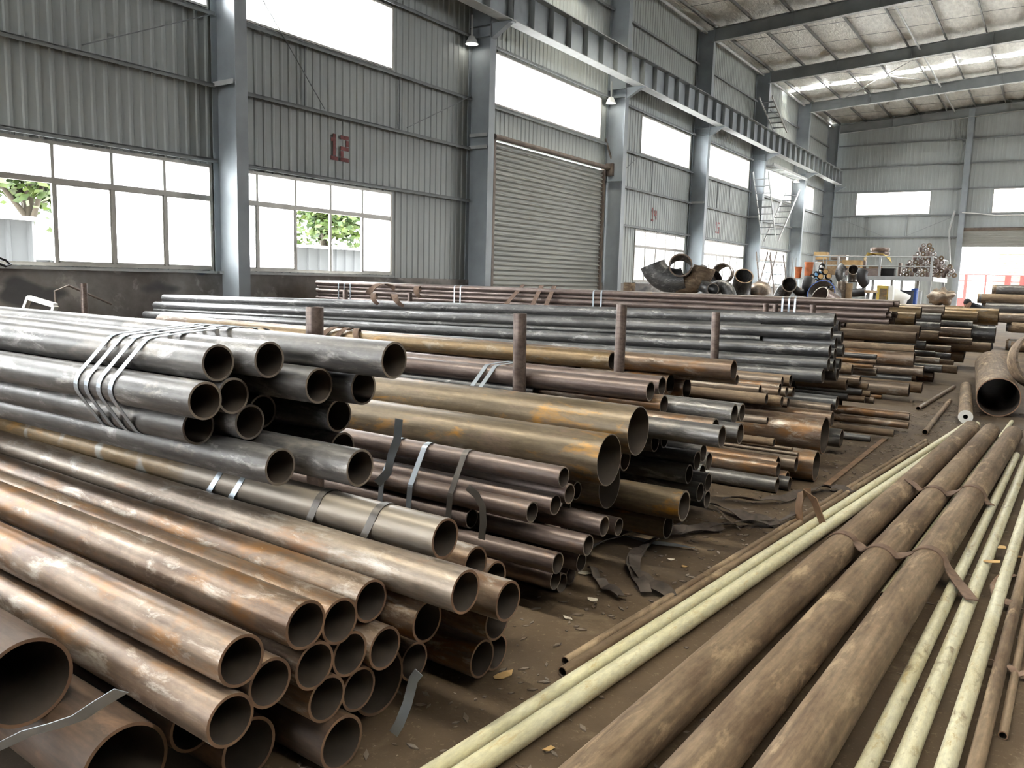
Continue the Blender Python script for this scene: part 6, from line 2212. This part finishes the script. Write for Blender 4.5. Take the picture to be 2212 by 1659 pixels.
# loose dark webbing and bands on the floor beyond the central pile
def floor_band(pxs, width, mat, label, h=0.012, wave=0.02, name='loose_band', grp='loose bands on the floor'):
    ctrl = [at_z(u, v, 0) for u, v in pxs]
    pts = []
    for i in range(len(ctrl) - 1):
        p0, p1, p2, p3 = ctrl[max(i - 1, 0)], ctrl[i], ctrl[i + 1], ctrl[min(i + 2, len(ctrl) - 1)]
        for k in range(6):
            f = k / 6
            q = 0.5 * ((2 * p1) + (p2 - p0) * f + (2 * p0 - 5 * p1 + 4 * p2 - p3) * f * f + (3 * p1 - p0 - 3 * p2 + p3) * f ** 3)
            pts.append(q)
    pts.append(ctrl[-1])
    pts = [Vector((q.x, q.y, h + wave * abs(math.sin(i * 0.55)))) for i, q in enumerate(pts)]
    ac = []
    for i in range(len(pts)):
        d = pts[min(i + 1, len(pts) - 1)] - pts[max(i - 1, 0)]
        a = d.cross(Vector((0, 0, 1))).normalized()
        ac.append((a + Vector((0, 0, 0.5 * math.sin(i * 0.4)))).normalized())
    zmin = width * 0.3
    pts = [Vector((q.x, q.y, q.z + zmin * 0.8)) for q in pts]
    return T(MB().ribbon(pts, ac, width, 0.004).build(name, M[mat], smooth=60), label, 'band', grp)


floor_band([(1278, 1235), (1290, 1260), (1310, 1280), (1345, 1300)], 0.05, 'web_dark', 'short dark webbing tail curling on the floor by the white scrap')
floor_band([(1450, 1300), (1400, 1270), (1370, 1235), (1385, 1200), (1440, 1165), (1520, 1150), (1600, 1140), (1680, 1140)], 0.07, 'web_dark', 'long dark webbing loop on the floor reaching the cream pipes')
floor_band([(1395, 1290), (1375, 1255), (1362, 1225), (1400, 1185), (1480, 1158), (1560, 1150)], 0.06, 'web_dark', 'second dark webbing loop beside the long one on the floor')
floor_band([(1260, 1205), (1330, 1170), (1400, 1150), (1470, 1140)], 0.05, 'strap_dark', 'dark steel band trailing from under the central pile')
floor_band([(1520, 1100), (1570, 1110), (1620, 1130), (1690, 1135), (1720, 1120)], 0.08, 'web_dark', 'dark webbing lying below the slate pipe bundle')
floor_band([(1560, 1085), (1640, 1090), (1700, 1085), (1760, 1065), (1800, 1062), (1840, 1075)], 0.07, 'web_dark', 'grimy webbing draped on the floor by the low rusty pile')
floor_band([(1505, 1075), (1540, 1095), (1570, 1125), (1600, 1150)], 0.012, 'tan', 'thin tan cord on the floor under the slate pipe bundle', wave=0.005)
floor_band([(1290, 1150), (1350, 1165), (1420, 1180), (1500, 1190)], 0.03, 'strap', 'thin steel band lying flat on the floor past the central pile', wave=0.004)
floor_band([(2190, 1250), (2150, 1275), (2160, 1310), (2212, 1330)], 0.05, 'web', 'brown webbing curl on the floor at the right frame edge')
floor_band([(2130, 1440), (2160, 1450), (2200, 1470), (2230, 1475)], 0.03, 'web', 'thin brown webbing strip at the right edge below the curl')
# upright bent orange strap
p = at_z(1727, 1135, 0)
pts = [p + Vector(q) for q in ((0, 0, 0.02), (-0.02, 0.02, 0.12), (-0.01, 0.02, 0.2), (0.03, 0.0, 0.26), (0.09, -0.04, 0.2), (0.16, -0.06, 0.06))]
T(MB().ribbon(pts, Vector((0.5, -0.4, 0)), 0.07, 0.006).build('bent_strap', M['rustbar'], smooth=60), 'orange rusty strap bent upright beside the low rusty pile', 'strap')
# bright loose steel straps at the nearest pile
pl = [at_y(u, v, 0.90) for u, v in ((-60, 1640), (0, 1612), (60, 1583), (120, 1567), (170, 1550), (215, 1520), (262, 1492))]
T(MB().ribbon(pl, Vector((0.25, -0.6, 0.7)), 0.032, 0.002).build('loose_strap', M['strap'], smooth=60), 'bright loose steel strap sticking out at the bottom left corner', 'strap')
pl = [at_y(u, v, 1.93) for u, v in ((905, 1452), (893, 1468), (880, 1520), (862, 1565), (850, 1585))]
T(MB().ribbon(pl, Vector((1, 0.2, 0)), 0.034, 0.002).build('loose_strap', M['strap'], smooth=60), 'steel strap tail hanging from the nearest pile to the floor', 'strap')
pl = [at_y(u, v, 3.05) for u, v in ((862, 905), (858, 950), (845, 985), (838, 1020), (815, 1045))]
T(MB().ribbon(pl, Vector((1, 0.2, 0.1)), 0.045, 0.002).build('loose_strap', M['strap'], smooth=60), 'upright loose strap end behind the lower grey pipes', 'strap')
pl = [at_y(u, v, 3.05) for u, v in ((1010, 1052), (1030, 1070), (1042, 1095), (1044, 1130), (1040, 1165))]
T(MB().ribbon(pl, Vector((1, 0.2, 0.1)), 0.035, 0.002).build('loose_strap', M['strap_dark'], smooth=60), 'dark loose strap arched in front of the thin central pipes', 'strap')

rn = random.Random(4)
ch = MB()
for k in range(1500):
    y_ = rn.uniform(1.6, 13.0)
    x_ = -1.75 + 0.085 * (y_ - 2) + rn.gauss(0, 0.28) if rn.random() < 0.75 else rn.uniform(-1.4, 0.3)
    s_ = rn.uniform(0.003, 0.011)
    a_ = rn.uniform(0, 6.28)
    ca, sa = math.cos(a_), math.sin(a_)
    l_ = s_ * rn.uniform(1.0, 3.5)
    q = [(x_ + ca * l_, y_ + sa * l_), (x_ - sa * s_, y_ + ca * s_), (x_ - ca * l_, y_ - sa * l_), (x_ + sa * s_, y_ - ca * s_)]
    ch.add([(p_[0], p_[1], 0.001) for p_ in q] + [(p_[0], p_[1], 0.001 + s_ * 0.5) for p_ in q], [(4, 5, 6, 7), (0, 1, 5, 4), (1, 2, 6, 5), (2, 3, 7, 6), (3, 0, 4, 7)], 0 if rn.random() < 0.6 else 1)
tag(ch.build('rust_flakes', [M['tan'], M['dull_brown']]), 'loose rust flakes and chips strewn over the aisle floor', 'litter', kind='stuff')

# ================================================================== OUTSIDE THE WINDOWS
def shed(x0, x1, y0, y1, h, label, slope=0.04):
    t = empty('shed', (x1, y0, -0.32))
    W, L = x1 - x0, y1 - y0
    pitch = 0.55
    n = int(L / pitch)
    vs_, fs = [], []
    prof = []
    for k in range(n):
        prof += [(k * pitch, 0), (k * pitch + 0.40, 0), (k * pitch + 0.44, 0.05), (k * pitch + 0.51, 0.05)]
    prof.append((L, 0))
    for y_, d in prof:
        vs_ += [(d, y_, 0), (d, y_, h)]
    for k in range(len(prof) - 1):
        fs.append((2 * k, 2 * k + 2, 2 * k + 3, 2 * k + 1))
    MB().add(vs_, fs).build('wall_sheet', M['shed'], t)
    MB().box(-W, -0.04, 0, L, 0, h - 0.02).build('body', M['shed'], t)
    MB().add([(0.25, -0.15, h), (0.25, L + 0.15, h), (-W, L + 0.15, h + slope), (-W, -0.15, h + slope), (0.25, -0.15, h + 0.10), (0.25, L + 0.15, h + 0.10), (-W, L + 0.15, h + 0.10 + slope), (-W, -0.15, h + 0.10 + slope)],
             [(0, 3, 2, 1), (4, 5, 6, 7), (0, 1, 5, 4), (1, 2, 6, 5), (2, 3, 7, 6), (3, 0, 4, 7)]).build('roof', M['white'], t)
    return T(t, label, 'shed', 'sheds outside')


shed(-26, -23.0, 5.0, 11.1, 3.1, 'grey metal shed with a white roof edge outside the nearest window')
shed(-30, -26.2, 12.6, 17.6, 2.1, 'low grey shed behind the first one outside the nearest window', 0.05)
shed(-28, -23.5, 19.6, 22.4, 2.85, 'grey metal shed outside the window marked 12')
shed(-31, -27.0, 25.5, 30.5, 3.0, 'wide blue-grey shed outside beyond the window marked 12', 0.08)


def tree(x, y, h, spread, seed, label, nleaf=4600, trunk=0.22, low=0.5):
    rn = random.Random(seed)
    t = empty('tree', (x, y, -0.32))
    tr = MB()
    tr.tube([(0, 0, 0), (0.05, 0, h * 0.3), (0.0, 0.1, h * 0.52)], [trunk, trunk * 0.85, trunk * 0.7], 10)
    tips = []
    for k in range(8):
        a = k * 2.399 + rn.random()
        z0 = h * (0.36 + 0.03 * k)
        tip = Vector((math.cos(a) * spread * rn.uniform(0.5, 0.9), math.sin(a) * spread * rn.uniform(0.5, 0.9), h * rn.uniform(0.55, 0.95)))
        mid = Vector((tip.x * 0.4, tip.y * 0.4, z0 + (tip.z - z0) * 0.5))
        tr.tube([(0, 0.05, z0), mid, tip], [trunk * 0.5, trunk * 0.3, trunk * 0.08], 7)
        tips += [mid, tip, (mid + tip) / 2]
    tr.build('trunk', M['bark'], t, smooth=60)
    lf = MB()
    vs_, fs = [], []
    for k in range(nleaf):
        c = rn.choice(tips)
        rr_ = spread * 0.34
        p = c + Vector((rn.gauss(0, 1), rn.gauss(0, 1), rn.gauss(0, 0.8))) * rr_ * 0.55
        if p.z < h * low * 0.75:
            continue
        s_ = rn.uniform(0.10, 0.24)
        ax = Vector((rn.uniform(-1, 1), rn.uniform(-1, 1), rn.uniform(-0.4, 0.4))).normalized()
        bx = ax.cross(Vector((rn.uniform(-1, 1), rn.uniform(-1, 1), rn.uniform(-1, 1)))).normalized()
        b0 = len(vs_)
        vs_ += [p - ax * s_, p + bx * s_ * 0.6, p + ax * s_, p - bx * s_ * 0.6]
        fs.append((b0, b0 + 1, b0 + 2, b0 + 3))
    lo = lf.add(vs_, fs).build('foliage', M['leaf'], t)
    lo['kind'] = 'stuff'
    return T(t, label, 'tree', 'trees outside')


def hedge(x, y0, y1, h, seed, label):
    rn = random.Random(seed)
    t = empty('hedge', (x, y0, -0.32))
    vs_, fs = [], []
    for k in range(int((y1 - y0) * 260)):
        p = Vector((rn.gauss(0, 0.7), rn.uniform(0, y1 - y0), h * math.sqrt(rn.random())))
        p.z *= 0.8 + 0.2 * math.sin(p.y * 1.3)
        s_ = rn.uniform(0.12, 0.28)
        ax = Vector((rn.uniform(-1, 1), rn.uniform(-1, 1), rn.uniform(-0.5, 0.5))).normalized()
        bx = ax.cross(Vector((rn.uniform(-1, 1), rn.uniform(-1, 1), rn.uniform(-1, 1)))).normalized()
        b0 = len(vs_)
        vs_ += [p - ax * s_, p + bx * s_ * 0.6, p + ax * s_, p - bx * s_ * 0.6]
        fs.append((b0, b0 + 1, b0 + 2, b0 + 3))
    o = MB().add(vs_, fs).build('foliage', M['leaf'], t)
    o['kind'] = 'stuff'
    st = MB()
    for k in range(int(y1 - y0)):
        st.tube([(0, k + 0.5, 0), (rn.uniform(-0.3, 0.3), k + 0.5 + rn.uniform(-0.3, 0.3), h * 0.7)], 0.04, 6)
    so = st.build('stems', M['bark'], t)
    so['kind'] = 'stuff'
    return T(t, label, 'hedge')


tp = at_x(57, 470, -28.6)
tree(-28.6, tp.y, 8.2, 3.2, 3, 'leafy tree with a forked trunk behind the shed outside the nearest window')
tree(-33.0, 19.5, 8.6, 3.6, 5, 'leafy tree behind the sheds, right part of the nearest window')
tree(-31.5, 9.0, 7.5, 2.6, 9, 'slim leafy tree at the left edge of the nearest window', 1500)
tp = at_x(697, 500, -31.0)
tree(-31.0, tp.y, 8.4, 3.4, 11, 'leafy tree with a stout trunk outside the window marked 12')
tree(-34.0, 37.5, 8.0, 4.0, 13, 'leafy tree at the right of the window marked 12')
hedge(-39.5, 24.0, 50.0, 4.6, 21, 'thick green hedge behind the sheds outside the window marked 12')
# beyond the far doorway: pale building with a cream shutter, red barrier
t = empty('yard_building', (-10, 84, -0.32))
boxobj('wall', M['white'], t, -14, 22, 0, 6, 0, 9)
sm2 = MB().box(0, 6.6, -0.10, 0.0, 0.01, 0.18).mesh('slat', M['shutter_y'])
for k in range(26):
    obj('slat', sm2, t, (5.4, -0.02, k * 0.2))
boxobj('lintel', M['shutter_y'], t, 5.2, 12.2, -0.12, 0, 5.2, 5.5)
T(t, 'bright pale building with a cream roller shutter outside the far doorway', 'building')
t = empty('red_barrier', (-7.0, 71.5, -0.32))
za = at_y(2150, 594, 71.5).z + 0.32
zb = at_y(2150, 608, 71.5).z + 0.32
MB().tube([(0, 0, za), (9.5, 0, za)], 0.05, 8).build('rail', M['red'], t)
MB().tube([(0, 0, zb), (9.5, 0, zb)], 0.05, 8).build('rail', M['red'], t)
for u, w in ((2087, 0.22), (2130, 0.12), (2178, 0.40), (2209, 0.3)):
    x_ = at_y(u, 600, 71.5).x + 7.0
    boxobj('post', M['red'], t, x_ - w / 2, x_ + w / 2, -0.1, 0.1, 0, za)
boxobj('panel', M['red'], t, at_y(2066, 650, 71.5).x + 7.0, at_y(2086, 650, 71.5).x + 7.0, -0.04, 0.04, 0, at_y(2075, 643, 71.5).z + 0.32)
T(t, 'red painted barrier railing in the yard beyond the far doorway', 'railing')
